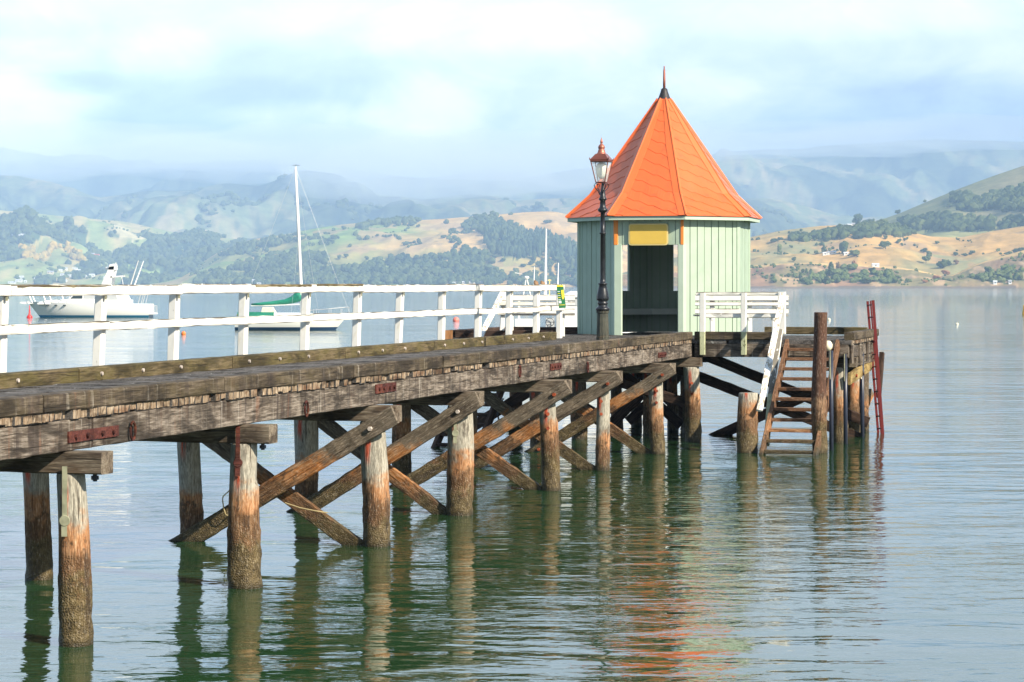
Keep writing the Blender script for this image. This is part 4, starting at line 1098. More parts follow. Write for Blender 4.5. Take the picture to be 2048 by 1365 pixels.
def land_mat():
    m, nt, b = newmat('hillside land cover'); g = N(nt)
    at = g.n('ShaderNodeAttribute'); at.attribute_name = 'cover'
    ge = g.n('ShaderNodeNewGeometry')
    n1 = g.noise(g.scale(ge.outputs['Position'], (.02, .02, .05)), 1.0, 6, .7)
    n2 = g.noise(g.scale(ge.outputs['Position'], (.09, .09, .2)), 1.0, 4, .7)
    c = g.mix(g.mapr(n1, .3, .7), g.mix(1.0, at.outputs['Color'], (.74, .76, .80), 'MULTIPLY'), g.mix(1.0, at.outputs['Color'], (1.18, 1.15, 1.1), 'MULTIPLY'))
    c = g.mix(g.math('MULTIPLY', g.mapr(n2, .60, .72), .55), c, (.07, .085, .04))
    g.l(c, b.inputs['Base Color']); b.inputs['Roughness'].default_value = 1.0; b.inputs['Specular IOR Level'].default_value = 0.0
    g.l(g.bump(n1, .6, 6.0), b.inputs['Normal'])
    return m
LAND = land_mat()

def jx(px, py, k=0.0): return px + 14 * fbm(px / 22, py / 9, 3 + k, 3), py + 5 * fbm(px / 20, py / 10, 8 + k, 3)
# forest outlines, in bearing and elevation units, one list per hill
FM = [[(925,455),(940,438),(985,431),(1003,440),(1047,462),(1040,470),(990,470),(950,464)],
      [(968,470),(1060,467),(1120,483),(1160,500),(1200,560),(1110,524),(1040,521),(985,506),(966,487)],
      [(640,546),(700,534),(760,522),(800,514),(850,512),(900,512),(925,498),(962,503),(985,522),(995,543),(1020,553),(1160,556),(1160,570),(700,570)],
      [(1090,530),(1120,520),(1160,525),(1160,556),(1080,550)],
      [(560,520),(600,500),(650,515),(660,545),(700,558),(700,570),(560,570)],
      [(440,513),(470,496),(520,484),(600,470),(610,478),(540,494),(470,512)],
      [(400,556),(470,530),(560,512),(570,570),(390,570)],
      [(700,462),(740,447),(830,441),(860,441),(830,447),(760,454)]]
FR_ = [[(1596,478),(1640,468),(1700,458),(1752,450),(1800,452),(1834,468),(1800,474),(1700,476),(1660,480)],
       [(1556,484),(1600,478),(1640,480),(1600,487)]]
FC_ = [[(1792,446),(1850,438),(1900,435),(1985,445),(2000,460),(1900,466),(1840,462)],
       [(1905,397),(1935,391),(1960,402),(1990,392),(2048,375),(2060,425),(1990,421),(1925,424)], [(2000,445),(2060,440),(2060,458),(1990,462)]]
FB_ = [[(1590,562),(1640,545),(1690,540),(1700,556),(1680,566),(1610,568)], [(1940,560),(1985,540),(2048,538),(2060,560),(1990,568)], [(1700,550),(1780,545),(1800,566),(1710,568)]]
def in_any(polys, px, py, k=0.0):
    if fbm(px / 17, py / 6, 21, 3) > .11: return False
    x, y = jx(px, py, k); return any(pip(p, x, y) for p in polys)

def coverM(px, py, t, p):
    n = fbm(p.x / 260, p.y / 420, 1.7, 5); n2 = fbm(p.x / 90, p.y / 150, 7.7, 4)
    green = 1 / (1 + math.exp((px + 260 * n - 760) / 60)) if py < 500 else 1 / (1 + math.exp((px + 240 * n - 900) / 60))
    c = lerp3(lerp3(GOLD, GOLD2, min(1, max(0, .5 + n2 * 1.5))), lerp3(GREEN, OLIVE, min(1, max(0, .5 + n * 1.6))), min(1, green))
    if n2 > .28: c = lerp3(c, TAN, .7)
    if in_any(FM, px, py): c = FOREST
    return c
def coverL(px, py, t, p):
    n = fbm(p.x / 300, p.y / 700, 4.7, 7); n2 = fbm(p.x / 90, p.y / 240, 2.1, 5)
    f = n + .45 * n2 + (.30 if py > 500 else (.14 if py > 465 else .02))
    if pip([(215,455),(240,447),(290,478),(255,484)], *jx(px, py)): return (.58, .50, .26)
    if pip([(235,528),(300,540),(370,556),(370,561),(290,552)], *jx(px, py)): return (.36, .48, .12)
    if pip([(40,492),(75,482),(120,492),(160,505),(165,525),(120,520),(60,540),(45,510)], *jx(px, py)): return (.52, .42, .14) if n2 > -.15 else (.24, .26, .09)
    f += .3 * fbm(p.x / 30, p.y / 80, 5.1, 4)
    if f > -.04: return lerp3(FOREST, (.085, .13, .055), min(1, max(0, .5 + 2 * n2)))
    return lerp3((.27, .33, .12), (.50, .41, .18), min(1, max(0, .5 + n2 * 2)))
def coverF(px, py, t, p):
    far = p.y > 8600
    n = fbm(p.x / 420 + .003 * p.z, p.y / 1300, 9.7, 8); n2 = fbm(p.x / 110, p.y / 320, 6.1, 6); n3 = fbm(p.x / 45, p.y / 130, 3.1, 4)
    f = n + .6 * n2 + .35 * n3 + (.16 if far else .07)
    dark = lerp3((.035, .06, .045), (.10, .13, .07), min(1, max(0, .5 + 1.6 * n2 + n3)))
    lite = lerp3((.19, .23, .11), (.42, .35, .18), min(1, max(0, .45 + n2 * 1.6 + n3)))
    return lerp3(lite, dark, min(1, max(0, .5 + f * 3.2)))
def coverR(px, py, t, p):
    n = fbm(p.x / 140, p.y / 240, 2.7, 5); n2 = fbm(p.x / 45, p.y / 80, 5.5, 4)
    c = lerp3(GOLD, (.33, .31, .15), min(1, max(0, .45 + n * 1.6 + (py - 500) / 90)))
    if n2 > .2: c = lerp3(c, TAN, min(1, (n2 - .2) * 6))
    if in_any(FR_, px, py): c = FOREST
    return c
def coverB(px, py, t, p):
    n = fbm(p.x / 60, p.y / 120, 2.2, 5); n2 = fbm(p.x / 22, p.z / 12, 5.9, 4)
    c = lerp3(CLIFF, (.27, .23, .11), min(1, max(0, .5 + n * 1.8)))
    if n2 > .15: c = lerp3(c, (.52, .36, .20), min(1, (n2 - .15) * 5))
    if t > .80: c = lerp3(c, GOLD2, min(1, (t - .80) * 8))
    if p.z < 2.2: c = (.21, .175, .14)
    if in_any(FB_, px, py): c = lerp3(FOREST, (.16, .17, .06), min(1, max(0, .5 + 2 * n2)))
    return c
def coverC(px, py, t, p):
    n = fbm(p.x / 240, p.y / 400, 8.7, 5)
    c = lerp3((.30, .27, .14), (.22, .23, .10), min(1, max(0, .5 + n * 2)))
    if py > 445: c = lerp3(c, (.36, .36, .13), .7)
    if in_any(FC_, px, py): c = FOREST
    return c

layM = Layer('golden_hill', [(250,575),(350,556),(395,531),(430,507),(500,480),(560,471),(640,456),(700,448),(760,444),(850,440),(930,434),(1000,429),(1060,425),(1110,423),(1155,433),(1230,450),(1320,470),(1440,505),(1520,540),(1600,573)], 4200, 5300, 250, 1600, 3.0, 80, 36, 400, g=.85, seed=2, cover=coverM)
layL = Layer('valley_hill', [(-400,380),(-200,400),(0,420),(60,425),(130,432),(200,440),(260,446),(330,462),(420,475),(520,490),(700,505),(1200,520)], 4700, 6300, -400, 1100, 3.5, 90, 85, 520, g=.95, seed=5, cover=coverL)
layG = Layer('middle_mountain', [(-400,330),(0,350),(100,368),(200,400),(280,385),(380,380),(450,365),(520,372),(600,340),(680,352),(740,395),(850,400),(950,385),(1040,400),(1120,392),(1250,400),(1400,405),(1480,398),(1560,402),(1640,425),(1720,448),(1900,455),(2400,450)], 6300, 8600, -400, 2400, 3.5, 160, 190, 800, g=.9, seed=7, cover=coverF)
layF = Layer('far_mountain', [(-400,330),(0,318),(200,330),(420,320),(560,318),(640,312),(720,345),(830,360),(950,352),(1050,358),(1150,340),(1300,325),(1450,302),(1560,296),(1700,290),(1850,284),(1980,282),(2100,286),(2400,290)], 8700, 11500, -400, 2400, 6.0, 90, 260, 1200, g=.9, seed=11, cover=coverF)
layC = Layer('right_mountain_slope', [(1560,575),(1640,500),(1680,462),(1720,448),(1760,441),(1800,427),(1850,405),(1900,385),(1960,362),(2048,332),(2200,285),(2400,260)], 3000, 3900, 1560, 2400, 3.0, 55, 22, 300, g=.9, seed=13, cover=coverC)
layR = Layer('farmland_hill', [(1200,560),(1330,520),(1420,500),(1500,475),(1560,462),(1640,452),(1700,450),(1760,447),(1800,459),(1860,473),(1920,476),(1990,462),(2048,453),(2200,440),(2400,430)], 2600, 3150, 1200, 2400, 2.6, 70, 13, 190, g=.8, seed=17, cover=coverR)
layB = Layer('shore_bluff', [(1200,552),(1400,540),(1500,532),(1560,528),(1640,526),(1700,531),(1780,533),(1840,541),(1880,552),(1905,553),(1930,538),(1960,526),(2048,500),(2200,480),(2400,470)], 2400, 2560, 1200, 2400, 2.2, 46, 6, 70, g=.62, seed=19, cover=coverB, back=2)
layers = dict(M=layM, L=layL, G=layG, F=layF, C=layC, R=layR, B=layB)
for l in (layM, layL, layG, layF, layC, layR, layB): l.build(LAND)

# foliage
def leaf_mat(name, a, b_):
    m, nt, bs = newmat(name); g = N(nt)
    ge = g.n('ShaderNodeNewGeometry')
    n1 = g.noise(g.scale(ge.outputs['Position'], (.13, .13, .13)), 1.0, 4, .7)
    n2 = g.noise(g.scale(ge.outputs['Position'], (.016, .016, .03)), 1.0, 4, .65); n3 = g.noise(g.scale(ge.outputs['Position'], (.06, .04, .06)), 1.0, 2, .5)
    cc = g.ramp(g.math('ADD', g.math('MULTIPLY', n1, .5), g.math('MULTIPLY', n3, .5)), [(.34, a), (.64, b_)])
    cc = g.mix(g.mapr(n2, .50, .68, 0.0, .65), cc, (.15, .17, .06)); cc = g.mix(g.mapr(n2, .30, .46, .6, 0.0), cc, (.02, .04, .03))
    g.l(cc, bs.inputs['Base Color']); bs.inputs['Roughness'].default_value = 1.0; bs.inputs['Specular IOR Level'].default_value = 0
    return m
LEAF = leaf_mat('dark hill foliage', (.028, .050, .022), (.115, .145, .05))
LEAFP = leaf_mat('plantation foliage', (.03, .055, .035), (.10, .14, .07))
LEAFG = leaf_mat('lighter foliage', (.06, .09, .03), (.17, .21, .07))
LEAFA = leaf_mat('autumn foliage', (.35, .24, .05), (.60, .42, .10))
LEAFR = leaf_mat('russet foliage', (.22, .10, .05), (.42, .22, .10))
BARK = plain('grey bark', (.16, .13, .10), .9)
def ico():
    t = (1 + 5 ** .5) / 2
    v = [(-1,t,0),(1,t,0),(-1,-t,0),(1,-t,0),(0,-1,t),(0,1,t),(0,-1,-t),(0,1,-t),(t,0,-1),(t,0,1),(-t,0,-1),(-t,0,1)]
    v = [Vector(x).normalized() for x in v]
    f = [(0,11,5),(0,5,1),(0,1,7),(0,7,10),(0,10,11),(1,5,9),(5,11,4),(11,10,2),(10,7,6),(7,1,8),(3,9,4),(3,4,2),(3,2,6),(3,6,8),(3,8,9),(4,9,5),(2,4,11),(6,2,10),(8,6,7),(9,8,1)]
    return v, f
def subdiv(v, f):
    v = list(v); mid = {}; nf = []
    def m_(a, b_):
        k = (min(a, b_), max(a, b_))
        if k not in mid: mid[k] = len(v); v.append(((v[a] + v[b_]) / 2).normalized())
        return mid[k]
    for a, b_, c in f:
        x, y, z = m_(a, b_), m_(b_, c), m_(c, a); nf += [(a, x, z), (b_, y, x), (c, z, y), (x, y, z)]
    return v, nf
ICO1 = ico(); ICO2 = subdiv(*ICO1); ICO3 = subdiv(*ICO2)
def blob(mb, c, r, h, rnd, ic, rough=.3):
    off = Vector((rnd.uniform(0, 99), rnd.uniform(0, 99), rnd.uniform(0, 99))); vs = []
    for v in ic[0]:
        k = 1 + rough * noise.noise(v * 1.9 + off) * 1.6 + rnd.uniform(-.5, .5) * rough * .6
        vs.append((c.x + v.x * r * k, c.y + v.y * r * k, c.z + v.z * h * k))
    mb.add(vs, ic[1])
def forest(name, label, lay, polys, mat, n, r=(5, 8), tall=1.2, box=None):
    rnd = random.Random(len(name) * 31 + n); mb = MB(); k = 0; tries = 0
    xs = [x for p in polys for x, y in p]; yy = [y for p in polys for x, y in p]
    lim = box or (min(xs), max(xs))
    while k < n and tries < n * 30:
        tries += 1
        px = rnd.uniform(*lim); t = rnd.uniform(.0, 1.0) 
        p = lay.pt(px, t)
        if p.z < 1: continue
        py = Y0 - (p.z - HC) * F / p.y
        if not in_any(polys, px, py): continue
        rr = rnd.uniform(*r); blob(mb, p + Vector((0, 0, rr * tall * .6)), rr, rr * tall, rnd, ICO1, .35); k += 1
    o = mb.build(name, mat); return tag(o, label, 'forest', None, 'stuff')
forest('forest', 'dark broadleaf forest along the foot of the golden hill and over its ridge', layM, [FM[0]] + FM[2:], LEAF, 2500, (3.5, 9), 1.0)
forest('forest', 'tall bluish conifer plantation on the golden hill left of the kiosk', layM, [FM[1]], LEAFP, 900, (3.5, 5.5), 2.6)
forest('forest', 'dark tree belt along the crest of the farmland right of the kiosk', layR, FR_, LEAF, 420, (4, 6.5), 1.0)
forest('forest', 'dark bush patches on the steep slope at the right edge', layC, FC_, LEAF, 700, (5, 8.5), 1.0)
forest('scrub', 'mixed scrub on the right-hand shore bluffs', layB, FB_, LEAFG, 320, (2, 3.6), 1.0)
def bushes(name, label, lay, n, x0, x1, r, test, mat):
    rnd = random.Random(n + x0); mb = MB(); k = 0; tr = 0
    while k < n and tr < n * 25:
        tr += 1; px = rnd.uniform(x0, x1); t = rnd.uniform(.02, .97); p = lay.pt(px, t)
        if p.z < 3 or not test(p): continue
        rr = rnd.uniform(r[0], r[1]) * rnd.uniform(.6, 1); blob(mb, p + Vector((0, 0, rr * .6)), rr, rr * rnd.uniform(.7, 1.1), rnd, ICO1, .4); k += 1
    return tag(mb.build(name, mat), label, 'scrub', None, 'stuff')
gul = lambda a, b_, sd, th: (lambda p: abs(fbm(p.x / a, p.y / b_, sd, 3)) < th)
bushes('scrub', 'thin lines of bushes along the gullies of the golden hill', layM, 620, 380, 1180, (2.5, 7), gul(260, 500, 12.1, .022), LEAF)
bushes('scrub', 'scattered bushes and hedgerows over the farmland right of the kiosk', layR, 330, 1450, 2120, (1.2, 3.2), gul(150, 260, 4.1, .03), LEAF)
bushes('scrub', 'rough bushes clinging to the right-hand bluff', layB, 420, 1450, 2120, (.9, 2.4), gul(60, 90, 9.1, .09), LEAFG)
bushes('scrub', 'bush lines on the grassy slopes of the middle mountain', layG, 1500, -80, 2150, (7, 15), gul(420, 1100, 6.1, .05), LEAF)
bushes('scrub', 'paddock trees scattered on the open ground of the left valley', layL, 500, -60, 620, (3, 7), gul(200, 400, 16.1, .05), LEAFG)
# valley woods: wherever the valley land is wooded
rnd = random.Random(44); mb = MB(); mba = MB(); k = 0
for _ in range(9000):
    px = rnd.uniform(-60, 700); t = rnd.random() ** 1.3 * .9; p = layL.pt(px, t)
    if p.z < 2: continue
    py = Y0 - (p.z - HC) * F / p.y
    c = coverL(px, py, t, p)
    if c[0] < .12:
        rr = rnd.uniform(6, 11); blob(mb, p + Vector((0, 0, rr * .5)), rr, rr * rnd.uniform(.8, 1.3), rnd, ICO1, .4); k += 1
    elif c[0] > .5 and c[2] < .18 and px < 180: 
        rr = rnd.uniform(6, 10); blob(mba, p + Vector((0, 0, rr * .7)), rr, rr * 1.2, rnd, ICO1, .4)
    if k > 4200: break
tag(mb.build('forest', LEAF), 'mixed dark forest filling the hazy valley at the left', 'forest', None, 'stuff')
if mba.v: tag(mba.build('forest', LEAFA), 'yellow autumn poplars among the dark valley forest at the far left', 'forest', None, 'stuff')

ORD = ['first', 'second', 'third', 'fourth', 'fifth', 'sixth', 'seventh', 'eighth', 'ninth', 'tenth', 'eleventh', 'twelfth', 'thirteenth', 'fourteenth', 'fifteenth', 'sixteenth', 'seventeenth', 'eighteenth', 'nineteenth', 'twentieth', 'twenty-first', 'twenty-second', 'twenty-third', 'twenty-fourth', 'twenty-fifth', 'twenty-sixth', 'twenty-seventh', 'twenty-eighth', 'twenty-ninth', 'thirtieth']
def tree(lay, px, py, w, h, label, mat=LEAF, kind='round', group=None, cat='tree'):
    """w, h in picture units of the full-size photograph; py is the foot"""
    t = lay.find(px, py); p = lay.pt(px, t); sc_ = p.y / F; r = w * sc_ / 2; H = h * sc_
    rnd = random.Random(int(px * 13 + py * 7)); o = thing('tree' if cat == 'tree' else 'shrub', label, cat, p - Vector((0, 0, .6)), group)
    mb = MB(); zc = H * .56
    if kind == 'round':
        nb = 7
        for i in range(nb):
            a = rnd.uniform(0, 6.28); q = rnd.uniform(.2, .62) * r
            c = Vector((p.x + q * math.cos(a), p.y + q * math.sin(a), p.z + zc + rnd.uniform(-.25, .28) * H))
            blob(mb, c, r * rnd.uniform(.42, .62), H * rnd.uniform(.20, .32), rnd, ICO2, .4)
    else:
        for i in range(6):
            f = i / 5; c = Vector((p.x + rnd.uniform(-.1, .1) * r, p.y, p.z + H * (.25 + .62 * f)))
            blob(mb, c, r * (1.0 - .55 * f) * rnd.uniform(.85, 1.1), H * .17, rnd, ICO2, .4)
    mb.build('crown', mat, o, local=False)
    MB().tube([p - Vector((0, 0, .6)), p + Vector((0, 0, H * .55))], [max(.25, r * .10), max(.15, r * .05)], 6).build('trunk', BARK, o, local=False)
    return o
def row_of(lay, items, phrase, group, mat=LEAF, kind='round', cat='tree', desc=('dark', 'rounded')):
    items = sorted(items)
    for i, it in enumerate(items):
        px, py, w, h = it[:4]; mt = it[4] if len(it) > 4 else mat; kd = it[5] if len(it) > 5 else kind
        size = 'small' if w < 11 else ('broad' if w > h * 1.25 else ('tall' if h > w * 1.3 else 'rounded'))
        colr = {'dark hill foliage': 'dark', 'lighter foliage': 'light green', 'autumn foliage': 'yellow', 'russet foliage': 'russet', 'plantation foliage': 'bluish'}[mt.name]
        tree(lay, px, py, w, h, f'{size} {colr} {cat}, {ORD[i]} from the left {phrase}', mt, kd, group, cat)
row_of(layR, [(1686,508,20,23), (1647,506,14,13), (1631,509,11,8), (1709,513,24,12,LEAFG), (1560,508,11,18,LEAFG), (1587,524,9,8), (1771,500,22,15), (1797,489,12,9), (1810,482,9,7), (1771,478,9,8), (1651,477,18,14), (1548,484,20,7), (1618,481,14,9)], 'among the paddocks above the right shore', 'paddock trees above the right shore')
row_of(layR, [(1846,505,15,10), (1858,513,14,11), (1852,527,16,14), (1857,520,12,12), (1885,535,26,18), (1895,533,14,12), (1912,528,12,9,LEAFR), (1930,513,14,7), (1944,508,13,8), (1874,490,9,6)], 'around the gully at the far right', 'trees round the far right gully')
row_of(layB, [(1662,553,16,28,LEAF,'cone'), (1655,566,16,14), (1671,566,18,14), (1640,556,12,10), (1605,546,8,8), (1613,548,8,11,LEAF,'cone'), (1622,548,8,9,LEAF,'cone'), (1601,558,9,10), (1550,567,10,9,LEAFG), (1577,555,8,7), (1632,561,12,8), (1618,566,8,6), (1676,542,10,16,LEAFR), (1691,547,12,8), (1704,540,24,12,LEAFG), (1709,536,12,14,LEAFR), (1745,549,16,12), (1755,552,12,9,LEAFG), (1738,568,22,12,LEAFG), (1715,562,16,12,LEAFG), (1792,567,16,10,LEAFG), (1816,565,12,9,LEAFG), (1775,567,12,6,LEAFG), (1873,560,20,10,LEAFR), (1892,553,18,12,LEAFR), (1977,549,18,14), (1968,560,14,9), (2002,555,24,14,LEAFG), (2040,560,14,10), (1850,566,14,6,LEAFR)], 'on the right-hand shore bluff', 'trees on the right shore bluff')
row_of(layR, [(2035,508,24,10), (2015,513,18,8), (2046,504,14,8)], 'on the golden spur at the right edge', 'trees on the right spur')
row_of(layC, [(1714,449,22,20), (1737,447,18,8), (1745,446,10,8), (1795,416,12,8), (1850,399,9,6), (1898,418,12,9)], 'on the crest behind the right farmland', 'crest trees at the right')
row_of(layM, [(825,452,16,9), (836,454,9,6), (892,449,12,9), (754,474,8,6), (771,475,8,6), (781,474,7,6), (888,478,14,6), (906,487,16,7), (916,489,10,6), (700,492,9,7), (693,517,12,10), (677,521,10,9), (735,520,10,7), (758,533,14,10), (1095,445,18,7), (1048,512,9,6)], 'dotted over the golden hill left of the kiosk', 'paddock trees on the golden hill')
row_of(layM, [(990,520,14,7), (1005,525,14,8), (1033,542,18,9), (1047,532,14,8), (1063,530,14,9), (1080,538,20,14), (1090,525,20,10), (1110,528,22,12), (1072,550,16,9), (1125,540,20,14), (1140,548,16,10)], 'on the low knoll just left of the kiosk', 'trees on the low knoll')
row_of(layM, [(920,568,9,17,LEAFG,'cone'), (945,568,10,19,LEAFG,'cone'), (976,568,9,17,LEAFG,'cone'), (955,569,9,12,LEAFG,'cone')], 'in front of the dark lower forest', 'poplars at the golden hill shore')

# houses on the far shore
def house(lay, px, py, w, h, wall, roof, label, group):
    t = lay.find(px, py); p = lay.pt(px, t); sc_ = p.y / F; W_ = w * sc_; H_ = max(2.6, h * sc_ * .62); D_ = W_ * .7; rf = max(1.2, H_ * .5)
    o = thing('house', label, 'house', p, group); rnd = random.Random(int(px))
    MB().box((-W_/2, -D_/2, -4), (W_/2, D_/2, H_)).build('wall', wall, o)
    e = .5
    mb = MB().add([(-W_/2-e, -D_/2-e, H_-.1), (W_/2+e, -D_/2-e, H_-.1), (W_/2+e, D_/2+e, H_-.1), (-W_/2-e, D_/2+e, H_-.1), (-W_/2-e*.5, 0, H_+rf), (W_/2+e*.5, 0, H_+rf)], [(0, 1, 5, 4), (2, 3, 4, 5), (0, 4, 3), (1, 2, 5), (3, 2, 1, 0)])
    mb.build('roof', roof, o)
    wb = MB()
    for i in range(max(1, int(W_ / 5))):
        x = -W_/2 + (i + .5) * W_ / max(1, int(W_ / 5)); wb.box((x - .8, -D_/2 - .05, H_ * .35), (x + .8, -D_/2 + .02, H_ * .75))
    wb.build('window', M['boatglass'], o)
def village(lay, items, phrase, group):
    for i, (px, py, w, h, c) in enumerate(sorted(items)):
        wl_, rf_ = {'w': ('house_w', 'roof_w'), 'g': ('house_w', 'roof_g'), 'r': ('house_w', 'roof_r'), 'c': ('house_c', 'roof_g')}[c]
        nm = {'w': 'white house with pale roof', 'g': 'white house with grey roof', 'r': 'white house with red roof', 'c': 'cream house with grey roof'}[c]
        house(lay, px, py, w, h, M[wl_], M[rf_], f'{nm}, {ORD[i]} from left {phrase}', group)
village(layL, [(22,566,10,4,'w'), (28,567,8,4,'g'), (38,562,13,5,'w'), (43,555,9,5,'w'), (51,567,5,5,'w'), (74,561,10,4,'w'), (88,562,10,4,'g'), (130,562,8,5,'w'), (124,555,7,5,'g'), (139,556,7,5,'w'), (150,558,9,7,'r'), (166,556,14,6,'w'), (184,553,11,6,'w'), (205,556,9,5,'g'), (222,560,8,5,'w'), (252,563,8,4,'g')], 'along the left lower shore', 'lower shore houses')
village(layL, [(101,545,12,6,'c'), (121,544,7,4,'w'), (130,539,9,4,'g'), (150,541,10,4,'w'), (160,540,10,6,'w'), (169,547,9,4,'w'), (177,545,7,4,'g'), (205,547,11,4,'w')], 'in the left upper row', 'upper row houses')
village(layL, [(183,511,12,6,'c'), (192,515,13,7,'r'), (28,469,8,4,'w'), (44,469,12,5,'w')], 'high on the forested left hillside', 'high valley houses')
village(layM, [(417,567,9,5,'w'), (427,566,12,8,'r'), (510,566,12,7,'w'), (518,568,8,4,'g')], 'on shore left of yacht mast', 'mid shore houses')
village(layM, [(643,558,13,7,'w'), (653,563,8,4,'g'), (666,560,10,6,'w'), (677,564,12,6,'w'), (691,563,11,5,'w'), (708,564,9,5,'g')], 'on shore right of yacht mast', 'mast-side shore houses')
village(layM, [(908,568,6,5,'w'), (918,567,8,5,'c'), (930,567,11,6,'w'), (944,567,11,5,'g'), (963,568,14,4,'c')], 'on shore below the dark forest', 'forest foot houses')
village(layR, [(1650,510,9,4,'w'), (1660,507,10,6,'g'), (1668,507,8,6,'w'), (1692,511,9,3,'w'), (1698,453,8,4,'w'), (1706,452,7,4,'g'), (1658,481,4,5,'c')], 'among paddocks right of kiosk', 'farm buildings')
village(layB, [(1751,534,14,4,'w'), (1990,569,7,3,'w'), (2020,569,6,3,'g')], 'on the right-hand shore bluff', 'bluff buildings')

# ------------------------------------------------------------------ water
def water_mat():
    m, nt, b = newmat('harbour water'); g = N(nt)
    ge = g.n('ShaderNodeNewGeometry'); pos = ge.outputs['Position']
    b.inputs['Base Color'].default_value = (.018, .052, .018, 1); b.inputs['Roughness'].default_value = .035; b.inputs['IOR'].default_value = 1.40
    n0 = g.noise(g.scale(pos, (.035, .10, 1)), 1.0, 3, .5)
    n1 = g.noise(g.scale(pos, (.5, 1.2, 1)), 1.0, 3, .45, .3)
    n2 = g.noise(g.scale(pos, (2.1, 3.6, 1)), 1.0, 3, .5, .4)
    n3 = g.noise(g.scale(pos, (5.0, 11.0, 1)), 1.0, 2, .5)
    patch = g.mapr(g.noise(g.scale(pos, (.05, .11, 1)), 1.0, 3, .6), .38, .64, .20, 1.45)
    spz = g.n('ShaderNodeSeparateXYZ'); g.l(pos, spz.inputs[0]); breeze = g.mapr(spz.outputs[1], 640, 740, 1.0, 3.0)
    n1 = g.math('MULTIPLY', n1, breeze)
    h = g.math('ADD', g.math('MULTIPLY', n0, WAVE[0]), g.math('ADD', g.math('MULTIPLY', n1, WAVE[1]), g.math('MULTIPLY', g.math('ADD', g.math('MULTIPLY', n2, WAVE[2]), g.math('MULTIPLY', n3, WAVE[3])), patch)))
    g.l(g.bump(h, 1.0, 1.0), b.inputs['Normal'])
    return m
WAVE = (.10, .042, .022, .0042)
MB().add([(-14000, -300, 0), (14000, -300, 0), (14000, 12500, 0), (-14000, 12500, 0)], [(0, 1, 2, 3)]).build('water', water_mat())
tag(bpy.data.objects['water'], kind='structure')

# ------------------------------------------------------------------ haze
HAZE = .00013
hz = MB().box((-15000, -400, -1.5), (15000, 12400, 860)); hm = bpy.data.materials.new('haze air'); hm.use_nodes = True
nt = hm.node_tree
for n_ in list(nt.nodes): nt.nodes.remove(n_)
out = nt.nodes.new('ShaderNodeOutputMaterial'); pv = nt.nodes.new('ShaderNodeVolumePrincipled')
pv.inputs['Color'].default_value = (.46, .67, .98, 1); pv.inputs['Density'].default_value = HAZE; pv.inputs['Anisotropy'].default_value = -.38
nt.links.new(pv.outputs[0], out.inputs['Volume'])
ho = hz.build('haze', hm); tag(ho, kind='stuff'); ho['label'] = 'thin blue haze over the harbour'; ho['category'] = 'haze'

# low cloud lying on the mountain tops: soft lens-shaped bodies of thin vapour
cmt = bpy.data.materials.new('low cloud vapour'); cmt.use_nodes = True; nt = cmt.node_tree
for n_ in list(nt.nodes): nt.nodes.remove(n_)
out = nt.nodes.new('ShaderNodeOutputMaterial'); pv = nt.nodes.new('ShaderNodeVolumePrincipled')
pv.inputs['Color'].default_value = (.90, .97, 1.0, 1); pv.inputs['Density'].default_value = .0010; pv.inputs['Anisotropy'].default_value = -.40
nt.links.new(pv.outputs[0], out.inputs['Volume'])
rc = random.Random(5)
for px, py, rx, ry, D_, rd, nm in ((60, 300, 420, 52, 8300, 700, 'far left'), (470, 318, 330, 40, 8600, 600, 'behind the yacht mast'), (850, 345, 300, 62, 7600, 600, 'left of the kiosk roof'),
                               (1120, 325, 300, 50, 8400, 700, 'behind the street lamp'), (700, 300, 420, 45, 9000, 700, 'right of the yacht mast'), (1520, 285, 420, 30, 9300, 700, 'right of the kiosk roof'), (1930, 268, 360, 28, 9600, 700, 'at the far right')):
    k = D_ / F; mbc = MB(); c = P(px, py, D_); off = Vector((rc.uniform(0, 50), 0, 3)); vs = []
    for v in subdiv(*ICO3)[0]:
        q_ = 1 + .42 * noise.fractal(v * 1.5 + off, 1.0, 2.0, 4)
        vs.append((c.x + v.x * rx * k * q_, c.y + v.y * rd * q_, c.z + v.z * ry * k * q_))
    mbc.add(vs, subdiv(*ICO3)[1])
    o = mbc.build('low_cloud', cmt); tag(o, 'thin low cloud lying over the mountains ' + nm, 'cloud', None, 'stuff')

# ------------------------------------------------------------------ sky, sun, camera
EL, AZ = 33.0, 50.0                       # the sun stands behind the camera, to its right
sun_dir = Vector((math.sin(R(AZ)) * math.cos(R(EL)), -math.cos(R(AZ)) * math.cos(R(EL)), math.sin(R(EL))))
ld = bpy.data.lights.new('sun', 'SUN'); ld.energy = 5.0; ld.angle = R(.6); ld.color = (1.0, .90, .75)
lo = bpy.data.objects.new('sun', ld); COL.objects.link(lo); lo.rotation_euler = (-sun_dir).to_track_quat('-Z', 'Y').to_euler()
w = bpy.data.worlds.new('World'); scn.world = w; w.use_nodes = True; nt = w.node_tree; g = N(nt)
bg = nt.nodes['Background']
sky = g.n('ShaderNodeTexSky'); sky.sky_type = 'NISHITA'; sky.sun_disc = False; sky.sun_elevation = R(EL)
sky.sun_rotation = math.atan2(sun_dir.x, sun_dir.y); sky.air_density = 1.0; sky.dust_density = 1.0; sky.ozone_density = 1.0
tc = g.n('ShaderNodeTexCoord'); sp_ = g.n('ShaderNodeSeparateXYZ'); g.l(tc.outputs['Generated'], sp_.inputs[0])
dx, dy, dzz = sp_.outputs
def cvec(sx, sz, off):
    cb = g.n('ShaderNodeCombineXYZ'); g.l(g.math('MULTIPLY_ADD', dx, sx, off), cb.inputs[0]); g.l(g.math('MULTIPLY', dy, sx), cb.inputs[1]); g.l(g.math('MULTIPLY', dzz, sz), cb.inputs[2]); return cb.outputs[0]
